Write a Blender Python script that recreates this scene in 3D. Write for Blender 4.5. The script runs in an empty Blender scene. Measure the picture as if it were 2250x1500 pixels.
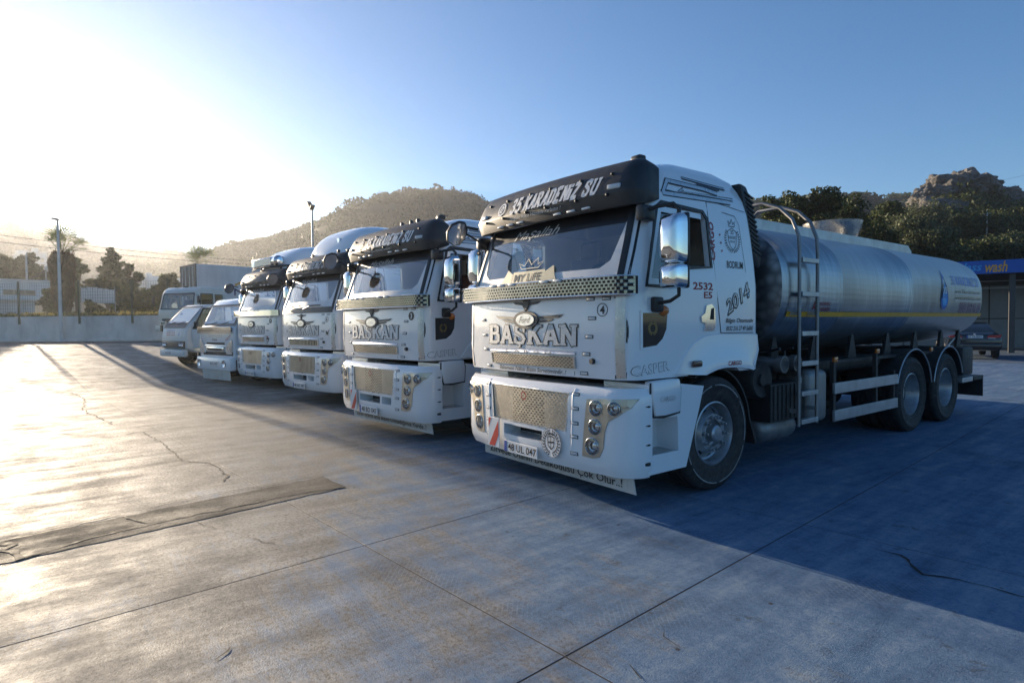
import bpy, bmesh, math, random
import numpy as np
from mathutils import Vector, Matrix, noise
R = math.radians
scene = bpy.context.scene
# ---------------------------------------------------------------- camera
CAM = Vector((4.5094, -4.1068, 1.585)); FPX = 1317.47; YAW, PITCH, ROLL = 0.9207, 0.0307, -0.009
fw = Vector((-math.sin(YAW)*math.cos(PITCH), math.cos(YAW)*math.cos(PITCH), -math.sin(PITCH)))
_r = Vector((math.cos(YAW), math.sin(YAW), 0)); _u = _r.cross(fw)
rt = _r*math.cos(ROLL) + _u*math.sin(ROLL); up = rt.cross(fw)
cd = bpy.data.cameras.new('camera'); cam = bpy.data.objects.new('camera', cd); scene.collection.objects.link(cam)
cd.sensor_width = 36; cd.lens = 36*FPX/2250; cd.clip_start = .05; cd.clip_end = 6000
M = Matrix((rt, up, -fw)).transposed().to_4x4(); M.translation = CAM; cam.matrix_world = M
scene.camera = cam
def at(px, py, d):            # survey point: seen at photo pixel (px,py), d metres ahead of the camera
    return CAM + (fw + rt*((px-1125)/FPX) - up*((py-750)/FPX))*d
# ---------------------------------------------------------------- sky, sun, exposure
SUN_EL = R(10.2); SUN_AZ = R(5)                     # light travels towards +x, a little towards +y
w = bpy.data.worlds.new('World'); scene.world = w; w.use_nodes = True
nt = w.node_tree; bg = nt.nodes['Background']; sky = nt.nodes.new('ShaderNodeTexSky')
sky.sky_type = 'NISHITA'; sky.sun_disc = False; sky.sun_elevation = SUN_EL
sky.sun_rotation = R(-95); sky.air_density = 1.0; sky.dust_density = .15; sky.ozone_density = 4.5; sky.altitude = 0
hs = nt.nodes.new('ShaderNodeHueSaturation'); hs.inputs['Saturation'].default_value = 1.06; nt.links.new(sky.outputs[0], hs.inputs['Color']); nt.links.new(hs.outputs[0], bg.inputs[0]); bg.inputs[1].default_value = 0.077
sl = bpy.data.lights.new('sun', 'SUN'); so = bpy.data.objects.new('sun', sl); scene.collection.objects.link(so)
sl.energy = 5; sl.angle = R(0.6); sl.color = (1, .82, .60)
ld = Vector((math.cos(SUN_AZ)*math.cos(SUN_EL), math.sin(SUN_AZ)*math.cos(SUN_EL), -math.sin(SUN_EL)))
so.rotation_euler = ld.to_track_quat('-Z', 'Y').to_euler(); so.location = (-30, -6, 20)
vs = scene.view_settings; vs.view_transform = 'Standard'; vs.look = 'None'; vs.exposure = 1.36; vs.gamma = 1
scene.render.engine = 'CYCLES'; cy = scene.cycles
cy.max_bounces = 7; cy.diffuse_bounces = 3; cy.glossy_bounces = 4; cy.transparent_max_bounces = 12; cy.volume_bounces = 0
cy.use_denoising = True; cy.caustics_reflective = False; cy.caustics_refractive = False; cy.sample_clamp_indirect = 3; cy.sample_clamp_direct = 12
random.seed(4); rng = np.random.default_rng(4)
# ---------------------------------------------------------------- materials
def newmat(name):
    m = bpy.data.materials.new(name); m.use_nodes = True; n = m.node_tree
    return m, n, n.nodes['Principled BSDF']
def lk(n, a, b): n.links.new(a, b)
def coords(n, scale=(1, 1, 1), world=False, rot=(0, 0, 0)):
    mp = n.nodes.new('ShaderNodeMapping'); mp.inputs['Scale'].default_value = scale; mp.inputs['Rotation'].default_value = rot
    if world:
        g = n.nodes.new('ShaderNodeNewGeometry'); lk(n, g.outputs['Position'], mp.inputs[0])
    else:
        t = n.nodes.new('ShaderNodeTexCoord'); lk(n, t.outputs['Object'], mp.inputs[0])
    return mp.outputs[0]
def noise_n(n, vec, scale, detail=4, rough=.55):
    t = n.nodes.new('ShaderNodeTexNoise'); t.inputs['Scale'].default_value = scale; t.inputs['Detail'].default_value = detail
    t.inputs['Roughness'].default_value = rough; lk(n, vec, t.inputs['Vector']); return t.outputs['Fac']
def ramp(n, fac, stops):
    r = n.nodes.new('ShaderNodeValToRGB'); el = r.color_ramp.elements
    while len(el) < len(stops): el.new(.5)
    for e, (p, c) in zip(el, stops):
        e.position = p; e.color = (*c, 1) if isinstance(c, (tuple, list)) else (c, c, c, 1)
    lk(n, fac, r.inputs[0]); return r.outputs[0]
def mix(n, fac, a, b):
    m = n.nodes.new('ShaderNodeMix'); m.data_type = 'RGBA'
    for s, v in ((0, fac), (6, a), (7, b)):
        if isinstance(v, (int, float)): m.inputs[s].default_value = v
        elif isinstance(v, tuple): m.inputs[s].default_value = (*v, 1)
        else: lk(n, v, m.inputs[s])
    return m.outputs[2]
def math_n(n, op, a, b=0.0, clamp=False):
    m = n.nodes.new('ShaderNodeMath'); m.operation = op; m.use_clamp = clamp
    for s, v in ((0, a), (1, b)):
        if isinstance(v, (int, float)): m.inputs[s].default_value = v
        else: lk(n, v, m.inputs[s])
    return m.outputs[0]
def bump(n, p, h, strength, dist):
    b = n.nodes.new('ShaderNodeBump'); b.inputs['Strength'].default_value = strength; b.inputs['Distance'].default_value = dist
    lk(n, h, b.inputs['Height']); lk(n, b.outputs[0], p.inputs['Normal'])
MC = {}
def pm(name, col, rough=.5, metal=0, coat=0, var=.12, vs=3.0, dirt=None, da=.35, bmp=0, bs=60, bd=.002, spec=None):
    """paint / plastic / metal with uneven tone, patchy gloss and optional dirt"""
    if name in MC: return MC[name]
    m, n, p = newmat(name); v = coords(n)
    f = noise_n(n, v, vs, 6, .6)
    dark = tuple(c*(1-var) for c in col); lite = tuple(min(1, c*(1+var*.6)) for c in col)
    c = ramp(n, f, [(.3, dark), (.7, lite)])
    if dirt:
        g = noise_n(n, coords(n, (1, 1, .35)), vs*2.3, 8, .7)
        c = mix(n, ramp(n, g, [(.5, 0.0), (.78, da)]), c, dirt)
    lk(n, c, p.inputs['Base Color'])
    lk(n, ramp(n, noise_n(n, v, vs*4, 5), [(.25, max(.02, rough*.75)), (.75, min(1, rough*1.25))]), p.inputs['Roughness'])
    p.inputs['Metallic'].default_value = metal; p.inputs['Coat Weight'].default_value = coat; p.inputs['Coat Roughness'].default_value = .06
    if spec is not None: p.inputs['Specular IOR Level'].default_value = spec
    if bmp: bump(n, p, noise_n(n, v, bs, 3), bmp, bd)
    MC[name] = m; return m
def glass_mat(name, tint, gloss_tint=(1, 1, 1), f0=.10, rough=.015):
    if name in MC: return MC[name]
    m, n, p = newmat(name); n.nodes.remove(p); out = n.nodes['Material Output']
    t = n.nodes.new('ShaderNodeBsdfTransparent'); t.inputs[0].default_value = (*tint, 1)
    g = n.nodes.new('ShaderNodeBsdfGlossy'); g.inputs['Roughness'].default_value = rough; g.inputs[0].default_value = (*gloss_tint, 1)
    fr = n.nodes.new('ShaderNodeFresnel'); fr.inputs[0].default_value = 1.6
    k = math_n(n, 'ADD', math_n(n, 'MULTIPLY', fr.outputs[0], 1.25), f0-.05, True)
    mx = n.nodes.new('ShaderNodeMixShader'); lk(n, k, mx.inputs[0]); lk(n, t.outputs[0], mx.inputs[1]); lk(n, g.outputs[0], mx.inputs[2])
    lk(n, mx.outputs[0], out.inputs[0]); MC[name] = m; return m
def leaf_mat(name, c1, c2, c3, trans=.3):
    if name in MC: return MC[name]
    m, n, p = newmat(name)
    g = n.nodes.new('ShaderNodeNewGeometry'); f = noise_n(n, coords(n, world=True), .9, 3)
    ff = math_n(n, 'ADD', math_n(n, 'MULTIPLY', g.outputs['Random Per Island'], .6), math_n(n, 'MULTIPLY', f, .5))
    c = ramp(n, ff, [(.2, c1), (.55, c2), (.9, c3)])
    lk(n, c, p.inputs['Base Color']); p.inputs['Roughness'].default_value = .6; p.inputs['Specular IOR Level'].default_value = .25
    tr = n.nodes.new('ShaderNodeBsdfTranslucent'); lk(n, c, tr.inputs[0])
    mx = n.nodes.new('ShaderNodeMixShader'); mx.inputs[0].default_value = trans
    lk(n, p.outputs[0], mx.inputs[1]); lk(n, tr.outputs[0], mx.inputs[2]); lk(n, mx.outputs[0], n.nodes['Material Output'].inputs[0])
    MC[name] = m; return m
# ---------------------------------------------------------------- object helpers
COL = scene.collection
def tag(o, label=None, cat=None, group=None, kind=None):
    for k, v in (('label', label), ('category', cat), ('group', group), ('kind', kind)):
        if v: o[k] = v
    return o
def link(name, me, mat=None, parent=None):
    o = bpy.data.objects.new(name, me); COL.objects.link(o)
    if mat is not None and me is not None and not me.materials: me.materials.append(mat)
    if parent is not None: o.parent = parent
    return o
def empty(name, loc=(0, 0, 0), rz=0, parent=None):
    o = bpy.data.objects.new(name, None); COL.objects.link(o); o.location = loc; o.rotation_euler.z = rz
    o.empty_display_size = .2
    if parent is not None: o.parent = parent
    return o
def finish(me, smooth=None):
    me.validate(); me.update()
    if smooth is not None:
        me.polygons.foreach_set('use_smooth', [True]*len(me.polygons)); me.set_sharp_from_angle(angle=R(smooth))
    return me
class MB:
    def __init__(s): s.v = []; s.f = []
    def add(s, vs, fs):
        b = len(s.v); s.v += [tuple(p) for p in vs]; s.f += [tuple(i+b for i in f) for f in fs]; return s
    def box(s, c, d, rot=None):
        x, y, z = (k/2 for k in d)
        P = [Vector(q) for q in ((-x,-y,-z),(x,-y,-z),(x,y,-z),(-x,y,-z),(-x,-y,z),(x,-y,z),(x,y,z),(-x,y,z))]
        if rot is not None: P = [rot @ q for q in P]
        return s.add([q+Vector(c) for q in P], [(0,3,2,1),(4,5,6,7),(0,1,5,4),(1,2,6,5),(2,3,7,6),(3,0,4,7)])
    def bb(s, x0, x1, y0, y1, z0, z1): return s.box(((x0+x1)/2, (y0+y1)/2, (z0+z1)/2), (x1-x0, y1-y0, z1-z0))
    def tube(s, pts, r, n=8, caps=True):
        pts = [Vector(p) for p in pts]; rs = r if isinstance(r, (list, tuple)) else [r]*len(pts); V = []; F = []
        prev = None
        for i, p in enumerate(pts):
            t = (pts[min(i+1, len(pts)-1)]-pts[max(i-1, 0)]).normalized()
            if prev is None: a = t.orthogonal().normalized()
            else: a = (prev - t*prev.dot(t)).normalized()
            prev = a; b = t.cross(a)
            V += [p+(a*math.cos(2*math.pi*k/n)+b*math.sin(2*math.pi*k/n))*rs[i] for k in range(n)]
        for i in range(len(pts)-1):
            for k in range(n): F.append((i*n+k, i*n+(k+1) % n, (i+1)*n+(k+1) % n, (i+1)*n+k))
        if caps: F += [tuple(range(n-1, -1, -1)), tuple(range((len(pts)-1)*n, len(pts)*n))]
        return s.add(V, F)
    def lathe(s, prof, org, axis='x', n=32, close=False, skip=None):
        V = []; F = []; o = Vector(org); m = len(prof)
        for k in range(n):
            c, q = math.cos(2*math.pi*k/n), math.sin(2*math.pi*k/n)
            for r, h in prof:
                V.append(o+Vector({'x': (h, r*c, r*q), 'y': (r*c, h, r*q), 'z': (r*c, r*q, h)}[axis]))
        for k in range(n):
            for i in range(m-1 if not close else m):
                if skip and skip(k, i): continue
                j = (i+1) % m; k2 = (k+1) % n
                F.append((k*m+i, k2*m+i, k2*m+j, k*m+j))
        return s.add(V, F)
    def loft(s, rings, cap0=True, cap1=True, closed=True):
        n = len(rings[0]); V = [p for r in rings for p in r]; F = []
        for i in range(len(rings)-1):
            for k in range(n if closed else n-1):
                F.append((i*n+k, i*n+(k+1) % n, (i+1)*n+(k+1) % n, (i+1)*n+k))
        if cap0: F.append(tuple(range(n-1, -1, -1)))
        if cap1: F.append(tuple(range((len(rings)-1)*n, len(rings)*n)))
        return s.add(V, F)
    def prism(s, pts, fn, d0, d1):      # polygon (u,v) -> fn(u,v,d)
        n = len(pts)
        return s.loft([[fn(u, v, d0) for u, v in pts], [fn(u, v, d1) for u, v in pts]])
    def sheet(s, nu, nv, fn):
        V = [fn(i/nu, j/nv) for j in range(nv+1) for i in range(nu+1)]
        return s.add(V, [(j*(nu+1)+i, j*(nu+1)+i+1, (j+1)*(nu+1)+i+1, (j+1)*(nu+1)+i) for j in range(nv) for i in range(nu)])
    def mesh(s, name, smooth=None, bevel=0, seg=2, fixn=False):
        me = bpy.data.meshes.new(name); me.from_pydata(s.v, [], s.f)
        if bevel or fixn:
            bm = bmesh.new(); bm.from_mesh(me)
            if fixn: bmesh.ops.recalc_face_normals(bm, faces=bm.faces)
            if bevel:
                es = [e for e in bm.edges if len(e.link_faces) == 2 and e.calc_face_angle(0) > R(25)]
                bmesh.ops.bevel(bm, geom=es, offset=bevel, segments=seg, profile=.5, affect='EDGES', clamp_overlap=True)
            bm.to_mesh(me); bm.free()
        return finish(me, smooth)
    def build(s, name, mat, parent=None, smooth=None, **k): return link(name, s.mesh(name, smooth, **k), mat, parent)
def boolean(me, cutters, smooth=35, op='DIFFERENCE'):
    """cut meshes out of me (exact solver) and return the new mesh"""
    o = bpy.data.objects.new('tmp', me); COL.objects.link(o); tmp = []
    for c in cutters:
        co = bpy.data.objects.new('cut', c); COL.objects.link(co); tmp.append(co)
        md = o.modifiers.new('b', 'BOOLEAN'); md.object = co; md.operation = op; md.solver = 'EXACT'
    dg = bpy.context.evaluated_depsgraph_get(); dg.update()
    out = bpy.data.meshes.new_from_object(o.evaluated_get(dg))
    for t in tmp: bpy.data.objects.remove(t)
    bpy.data.objects.remove(o); out.materials.clear()
    return finish(out, smooth)
def interp(x, tab):
    if x <= tab[0][0]: return tab[0][1]
    for (a, b), (c, d) in zip(tab, tab[1:]):
        if x <= c: return b+(d-b)*(x-a)/(c-a)
    return tab[-1][1]
def quads_mesh(name, cen, size, flat=0.0, aspect=1.0, upright=False):
    """many loose leaf faces: cen (n,3), size (n,)"""
    n = len(cen); a = rng.normal(size=(n, 3)); b = rng.normal(size=(n, 3))
    if upright: a = a*np.array([1, 1, .15]); b = b*.25+np.array([0, 0, 1])
    a /= np.linalg.norm(a, axis=1)[:, None]; b -= a*(a*b).sum(1)[:, None]; b /= np.linalg.norm(b, axis=1)[:, None]
    a = a*size[:, None]*.5; b = b*size[:, None]*.5*aspect
    j = 1+rng.uniform(-.35, .35, size=(4, n, 1))
    V = np.stack([cen-a*j[0]-b*.35, cen+a*.3-b*j[1], cen+a*j[2]+b*.35, cen-a*.3+b*j[3]], 1).reshape(-1, 3)
    me = bpy.data.meshes.new(name); me.vertices.add(4*n); me.vertices.foreach_set('co', V.astype(np.float32).ravel())
    me.loops.add(4*n); me.loops.foreach_set('vertex_index', np.arange(4*n, dtype=np.int32))
    me.polygons.add(n); me.polygons.foreach_set('loop_start', np.arange(0, 4*n, 4, dtype=np.int32))
    me.update(calc_edges=True); me.validate(); return me
def text_mesh(body, size=1.0, shear=0, bold=0, spacing=1.0, align='CENTER', res=2):
    cu = bpy.data.curves.new('t', 'FONT'); cu.body = body; cu.size = size; cu.shear = shear; cu.offset = bold
    cu.space_character = spacing; cu.align_x = align; cu.resolution_u = res; cu.fill_mode = 'FRONT'
    o = bpy.data.objects.new('t', cu); COL.objects.link(o)
    dg = bpy.context.evaluated_depsgraph_get(); dg.update()
    me = bpy.data.meshes.new_from_object(o.evaluated_get(dg)); bpy.data.objects.remove(o); bpy.data.curves.remove(cu)
    return me
def text_obj(name, body, width, height, fn, mat, parent, **k):
    """lettering laid on a surface: fn(u,v) -> point; the text is fitted into width x height about (0,0)"""
    me = text_mesh(body, **k); co = np.array([v.co[:] for v in me.vertices])
    if len(co) == 0: return None
    lo, hi = co.min(0), co.max(0); sx = width/(hi[0]-lo[0]) if width else height/(hi[1]-lo[1]); sy = height/(hi[1]-lo[1]) if height else sx
    c = (lo+hi)/2
    for v in me.vertices: v.co = fn((v.co.x-c[0])*sx, (v.co.y-c[1])*sy)
    me.materials.clear(); me.name = name
    return link(name, finish(me), mat, parent)
# slab-serif stroke letters: polylines + serifs
GL = {
 'B': ([[(.14,0),(.14,1)],[(.1,.95),(.46,.95),(.58,.87),(.58,.64),(.46,.55),(.1,.55)],[(.1,.55),(.5,.55),(.64,.44),(.64,.14),(.5,.05),(.1,.05)]],[(.14,0),(.14,1)]),
 'A': ([[(.1,0),(.38,1)],[(.38,1),(.66,0)],[(.2,.33),(.56,.33)]],[(.1,0),(.66,0)]),
 'S': ([[(.6,.7),(.56,.92),(.36,.96),(.16,.87),(.15,.68),(.34,.56),(.52,.46),(.62,.28),(.54,.08),(.34,.04),(.16,.09),(.11,.3)]],[]),
 'K': ([[(.14,0),(.14,1)],[(.16,.4),(.6,1)],[(.32,.6),(.64,0)]],[(.14,0),(.14,1),(.6,1),(.64,0)]),
 'N': ([[(.14,0),(.14,1)],[(.14,1),(.62,0)],[(.62,0),(.62,1)]],[(.14,0),(.12,1),(.62,1)]),
 'R': ([[(.14,0),(.14,1)],[(.1,.95),(.46,.95),(.6,.86),(.6,.62),(.46,.52),(.1,.52)],[(.36,.52),(.64,0)]],[(.14,0),(.14,1),(.64,0)]),
 'D': ([[(.14,0),(.14,1)],[(.1,.95),(.42,.95),(.6,.8),(.62,.5),(.6,.2),(.42,.05),(.1,.05)]],[(.14,0),(.14,1)]),
 'E': ([[(.14,0),(.14,1)],[(.1,.95),(.6,.95)],[(.1,.5),(.48,.5)],[(.1,.05),(.62,.05)]],[(.14,0),(.14,1)]),
 'i': ([[(.14,0),(.14,.68)],[(.14,.82),(.14,1)]],[(.14,0)]),
 'Z': ([[(.08,.95),(.6,.95)],[(.6,.95),(.12,.05)],[(.1,.05),(.64,.05)]],[]),
 'U': ([[(.14,1),(.14,.25),(.24,.06),(.4,.04),(.54,.06),(.62,.25),(.62,1)]],[(.14,1),(.62,1)]),
 '3': ([[(.1,.8),(.2,.95),(.45,.95),(.56,.8),(.5,.6),(.3,.53),(.52,.45),(.6,.25),(.48,.06),(.2,.05),(.08,.2)]],[]),
 '5': ([[(.55,.95),(.15,.95),(.13,.56),(.4,.62),(.58,.48),(.58,.2),(.42,.05),(.18,.05),(.08,.18)]],[]),
}
def ribbon(mb, pts, w, fn, d):
    P = [Vector(p) for p in pts]; L = []; Rr = []
    for i, p in enumerate(P):
        a = (p-P[i-1]).normalized() if i else None; b = (P[i+1]-p).normalized() if i < len(P)-1 else None
        t = ((a or b)+(b or a)).normalized(); nrm = Vector((-t.y, t.x)); k = 1/max(.6, (nrm.dot(Vector((-(a or b).y, (a or b).x)))))
        L.append(p+nrm*w/2*k); Rr.append(p-nrm*w/2*k)
    n = len(P); mb.add([fn(q.x, q.y, d) for q in L+Rr], [(n+i, n+i+1, i+1, i) for i in range(n-1)])
def slab_text(name, body, width, height, fn, mat, parent, w=.17, grow=0, slant=0, d0=0, step=.0004):
    """fn(u,v,d): u,v centred on the word"""
    mb = MB(); x = 0; items = []
    for ch in body:
        if ch == ' ': x += .4; continue
        c = 'S' if ch == 'Ş' else ch
        items.append((x, ch, GL[c])); x += .36 if c == 'i' else .8
    tot = x-.05; k = 0; sx = width/tot
    def m(ox): return lambda u, v, d: fn((ox+u+slant*v-tot/2)*sx, (v-.5)*height, d)
    for ox, ch, (lines, serifs) in items:
        F = m(ox); k = 0
        for ln in lines:
            ln = list(ln)
            if grow and len(ln) >= 2:
                a, b = Vector(ln[0]), Vector(ln[-1]); 
                ln[0] = tuple(a+(a-Vector(ln[1])).normalized()*grow/2); ln[-1] = tuple(b+(b-Vector(ln[-2])).normalized()*grow/2)
            vert = abs(ln[0][0]-ln[-1][0]) < .02
            ribbon(mb, ln, (w if len(ln) == 2 else w*.8)+grow, F, d0+k*step); k += 1
        for sxx, sy in serifs:
            yy = .05 if sy == 0 else .95
            ribbon(mb, [(sxx-.15-grow/2, yy), (sxx+.15+grow/2, yy)], .1+grow, F, d0+k*step); k += 1
        if ch == 'Ş': ribbon(mb, [(.36,.02),(.38,-.12),(.28,-.17)], .09+grow, F, d0+k*step); k += 1
        if ch == 'S' or ch == 'Ş':
            for xx, y0, y1 in ((.6,.62,.98),(.11,.02,.38)): ribbon(mb, [(xx, y0-grow/2), (xx, y1+grow/2)], .08+grow, F, d0+k*step); k += 1
    return link(name, mb.mesh(name), mat, parent)
def copy_tree(o, parent=None):
    c = o.copy(); COL.objects.link(c); c.parent = parent
    for ch in list(o.children): copy_tree(ch, c)
    return c
# ================================================================= GROUND
TH = R(4.7); E1 = Vector((math.cos(TH), math.sin(TH), 0)); E2 = Vector((-math.sin(TH), math.cos(TH), 0)); O0 = Vector((.47, -2.38, 0))
A0, A1, GS = -13.9, -27.4, .062
def gza(a): return max(0.0, min(A0-a, A0-A1))*GS
def gz(x, y): return gza((Vector((x, y, 0))-O0).dot(E1))
def gp(a, b, dz=0): p = O0+E1*a+E2*b; return Vector((p.x, p.y, gza(a)+dz))
def concrete(name, blue=1.0, dark=1.0, rough=.68, spec=.18):
    m, n, p = newmat(name); v = coords(n, world=True); vr = coords(n, (1, .16, 1), world=True, rot=(0, 0, R(80))); vr2 = coords(n, (.2, 1, 1), world=True, rot=(0, 0, R(35)))
    big = noise_n(n, v, .45, 6, .65); mid = noise_n(n, v, 1.9, 9, .72); fine = noise_n(n, v, 38, 6, .75); streak = noise_n(n, vr, 4.2, 8, .7); st2 = noise_n(n, vr2, 3.2, 8, .7)
    tone = math_n(n, 'ADD', math_n(n, 'MULTIPLY', mid, .55), math_n(n, 'MULTIPLY', streak, .45))
    col = ramp(n, tone, [(.36, (.16*dark, .147*dark, .127*dark)), (.5, (.30*dark, .277*dark, .238*dark)), (.62, (.45*dark, .415*dark, .358*dark))])
    col = mix(n, ramp(n, fine, [(.38, .85), (.55, 0.0)]), col, (.10*dark, .09*dark, .078*dark))
    # worn blue floor paint, its gradient adding skylight blue where the trucks' shade falls
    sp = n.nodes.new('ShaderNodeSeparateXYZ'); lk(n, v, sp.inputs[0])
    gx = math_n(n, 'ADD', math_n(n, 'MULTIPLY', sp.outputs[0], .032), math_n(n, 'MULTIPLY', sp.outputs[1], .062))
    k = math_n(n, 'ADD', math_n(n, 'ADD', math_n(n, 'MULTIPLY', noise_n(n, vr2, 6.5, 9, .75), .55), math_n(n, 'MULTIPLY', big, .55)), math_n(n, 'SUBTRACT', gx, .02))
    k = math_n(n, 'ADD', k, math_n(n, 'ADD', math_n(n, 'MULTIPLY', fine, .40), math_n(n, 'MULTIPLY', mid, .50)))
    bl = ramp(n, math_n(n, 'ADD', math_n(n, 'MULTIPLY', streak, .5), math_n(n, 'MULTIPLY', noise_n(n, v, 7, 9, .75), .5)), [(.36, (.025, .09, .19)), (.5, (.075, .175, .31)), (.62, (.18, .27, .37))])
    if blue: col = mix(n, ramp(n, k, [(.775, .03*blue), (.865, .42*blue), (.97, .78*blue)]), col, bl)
    grit = noise_n(n, v, 160, 3, .6); col = mix(n, ramp(n, grit, [(.62, 0.0), (.72, .45)]), col, (.50*dark, .47*dark, .43*dark)); col = mix(n, ramp(n, grit, [(.28, .6), (.37, 0.0)]), col, (.05*dark, .045*dark, .04*dark))
    sp2 = ramp(n, noise_n(n, v, 3.1, 9, .78), [(.60, 0.0), (.66, .6)]); col = mix(n, sp2, col, (.05, .046, .042))
    dots = n.nodes.new('ShaderNodeTexVoronoi'); dots.inputs['Scale'].default_value = 3.3; lk(n, v, dots.inputs['Vector'])
    col = mix(n, ramp(n, dots.outputs['Distance'], [(.03, .85), (.055, 0.0)]), col, (.04, .033, .028))
    # tyre scrub marks: broken tread bars along two sweeping tracks
    w = n.nodes.new('ShaderNodeTexWave'); w.wave_type = 'RINGS'; w.rings_direction = 'Z'; w.inputs['Scale'].default_value = .16; w.inputs['Distortion'].default_value = 2.5; w.inputs['Detail'].default_value = 1; lk(n, coords(n, (1, 1, 1), world=True), w.inputs['Vector'])
    tr = math_n(n, 'MULTIPLY', ramp(n, w.outputs['Fac'], [(.90, 0.0), (.96, 1.0)]), ramp(n, noise_n(n, v, 1.1, 5), [(.48, 0.0), (.62, 1.0)]))
    tread = n.nodes.new('ShaderNodeTexBrick'); tread.inputs['Scale'].default_value = 9; lk(n, coords(n, (1, 1, 1), world=True, rot=(0, 0, R(40))), tread.inputs['Vector']); tread.inputs['Color1'].default_value = (1, 1, 1, 1); tread.inputs['Color2'].default_value = (.6, .6, .6, 1); tread.inputs['Mortar'].default_value = (0, 0, 0, 1); tread.inputs['Mortar Size'].default_value = .035
    col = mix(n, math_n(n, 'MULTIPLY', math_n(n, 'MULTIPLY', tr, tread.outputs['Color']), .4), col, (.05, .055, .065))
    lk(n, col, p.inputs['Base Color'])
    lk(n, ramp(n, tone, [(.35, rough*1.35), (.62, rough*.78)]), p.inputs['Roughness'])
    p.inputs['Specular IOR Level'].default_value = spec
    h = math_n(n, 'ADD', math_n(n, 'MULTIPLY', noise_n(n, v, 95, 6, .7), .8), math_n(n, 'MULTIPLY', mid, .35))
    bump(n, p, h, .6, .010)
    return m
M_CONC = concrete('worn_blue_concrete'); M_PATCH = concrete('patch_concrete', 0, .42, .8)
M_ASPH = concrete('asphalt', .6, .42, .75, .2)
m, n, p = newmat('dry_earth'); v = coords(n, world=True)
lk(n, ramp(n, noise_n(n, v, .2, 8, .65), [(.3, (.07, .075, .03)), (.55, (.13, .12, .055)), (.75, (.2, .17, .09))]), p.inputs['Base Color'])
p.inputs['Roughness'].default_value = .95; bump(n, p, noise_n(n, v, 2, 6), .6, .2); M_EARTH = m
M_CRACK = pm('crack_shadow', (.018, .016, .014), .9)
# base sheet out to the horizon
mb = MB(); xs = [900, 60, A0, A1, -60, -900]; ys = [-900, -60, -12, 0, 30, 80, 900]
mb.add([gp(a, b, -.014) for b in ys for a in xs], [(j*6+i, (j+1)*6+i, (j+1)*6+i+1, j*6+i+1) for j in range(6) for i in range(5)])
ground = tag(mb.build('ground', M_ASPH), kind='structure', label='asphalt and concrete yard floor under the parked trucks')
AL = [-27.4, -22.6, -18.2, -13.9, -9.2, -4.55, 0, 1.96, 6.4, 11, 15.6, 20]; BL = [-13, -8.6, -4.3, 0, 2.72, 7.1, 11.6, 16.1, 20.6, 25.2]
for i in range(len(AL)-1):
    for j in range(len(BL)-1):
        if AL[i] < -20 and BL[j] > 3: continue
        g = .0045; a0, a1, b0, b1 = AL[i]+g, AL[i+1]-g, BL[j]+g, BL[j+1]-g; c = .0015; z = 0
        T = [gp(a0+c, b0+c, z), gp(a1-c, b0+c, z), gp(a1-c, b1-c, z), gp(a0+c, b1-c, z)]; U = [gp(a0, b0, z-c), gp(a1, b0, z-c), gp(a1, b1, z-c), gp(a0, b1, z-c)]
        B = [q+Vector((0, 0, -.03)) for q in U]
        s = MB().add(T+U+B, [(0, 1, 2, 3)]+[(4+k, 4+(k+1) % 4, (k+1) % 4, k) for k in range(4)]+[(8+k, 8+(k+1) % 4, 4+(k+1) % 4, 4+k) for k in range(4)])
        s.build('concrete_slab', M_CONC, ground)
M_SEAL = pm('joint_seal', (.03, .027, .024), .9)
for a in AL[1:-1]: MB().add([gp(a+e, b, -.0012) for b in (BL[0], BL[-1]) for e in (-.009, .009)], [(0, 1, 3, 2)]).build('joint_seal', M_SEAL, ground)
for b in BL[1:-1]:
    for x0, x1 in ((AL[0], A0), (A0, AL[-1])): MB().add([gp(a, b+e, -.0016) for a in (x0, x1) for e in (-.009, .009)], [(0, 1, 3, 2)]).build('joint_seal', M_SEAL, ground)
def gpx(px, py):                       # photo pixel on the flat yard
    d = (fw + rt*((px-1125)/FPX) - up*((py-750)/FPX)); t = -CAM.z/d.z; q = CAM+d*t; return (q.x, q.y)
def rough_line(pts, step, jit):
    out = []
    for (x0, y0), (x1, y1) in zip(pts, pts[1:]):
        L = math.hypot(x1-x0, y1-y0); n = max(1, int(L/step))
        for k in range(n):
            t = k/n; out.append((x0+(x1-x0)*t+random.gauss(0, jit), y0+(y1-y0)*t+random.gauss(0, jit)))
    return out+[pts[-1]]
def crack(pxs, w=.012, jit=.012, z=.0045):
    pts = rough_line([gpx(*q) for q in pxs], .06, jit); L = []; Q = []
    for i, (x, y) in enumerate(pts):
        ax, ay = pts[min(i+1, len(pts)-1)]; bx, by = pts[max(i-1, 0)]; t = Vector((ax-bx, ay-by)).normalized(); nn = Vector((-t.y, t.x))
        ww = w*random.uniform(.25, 1.3)*(.3 if i in (0, len(pts)-1) else 1); L.append((x+nn.x*ww/2, y+nn.y*ww/2, z)); Q.append((x-nn.x*ww/2, y-nn.y*ww/2, z))
    n = len(pts); MB().add(L+Q, [(n+i, n+i+1, i+1, i) for i in range(n-1)]).build('crack', M_CRACK, ground)
cr4 = lambda L: [(x/2.083, 780+y/2.083) for x, y in L]
crack(cr4([(200,120),(260,160),(345,178),(388,200),(378,250),(460,292),(515,318)]), .03, .02)
crack(cr4([(565,365),(650,350),(690,375),(755,410),(770,430),(800,450),(835,485),(960,492),(1000,520),(1045,555),(1020,580)]), .022, .012)
crack(cr4([(880,755),(940,780),(1060,810),(1130,830),(1200,855),(1270,870)]), .006)
crack(cr4([(1000,1400),(1030,1370),(1055,1335)]), .012); crack(cr4([(1490,700),(1560,710),(1700,748),(1830,745)]), .005)
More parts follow.
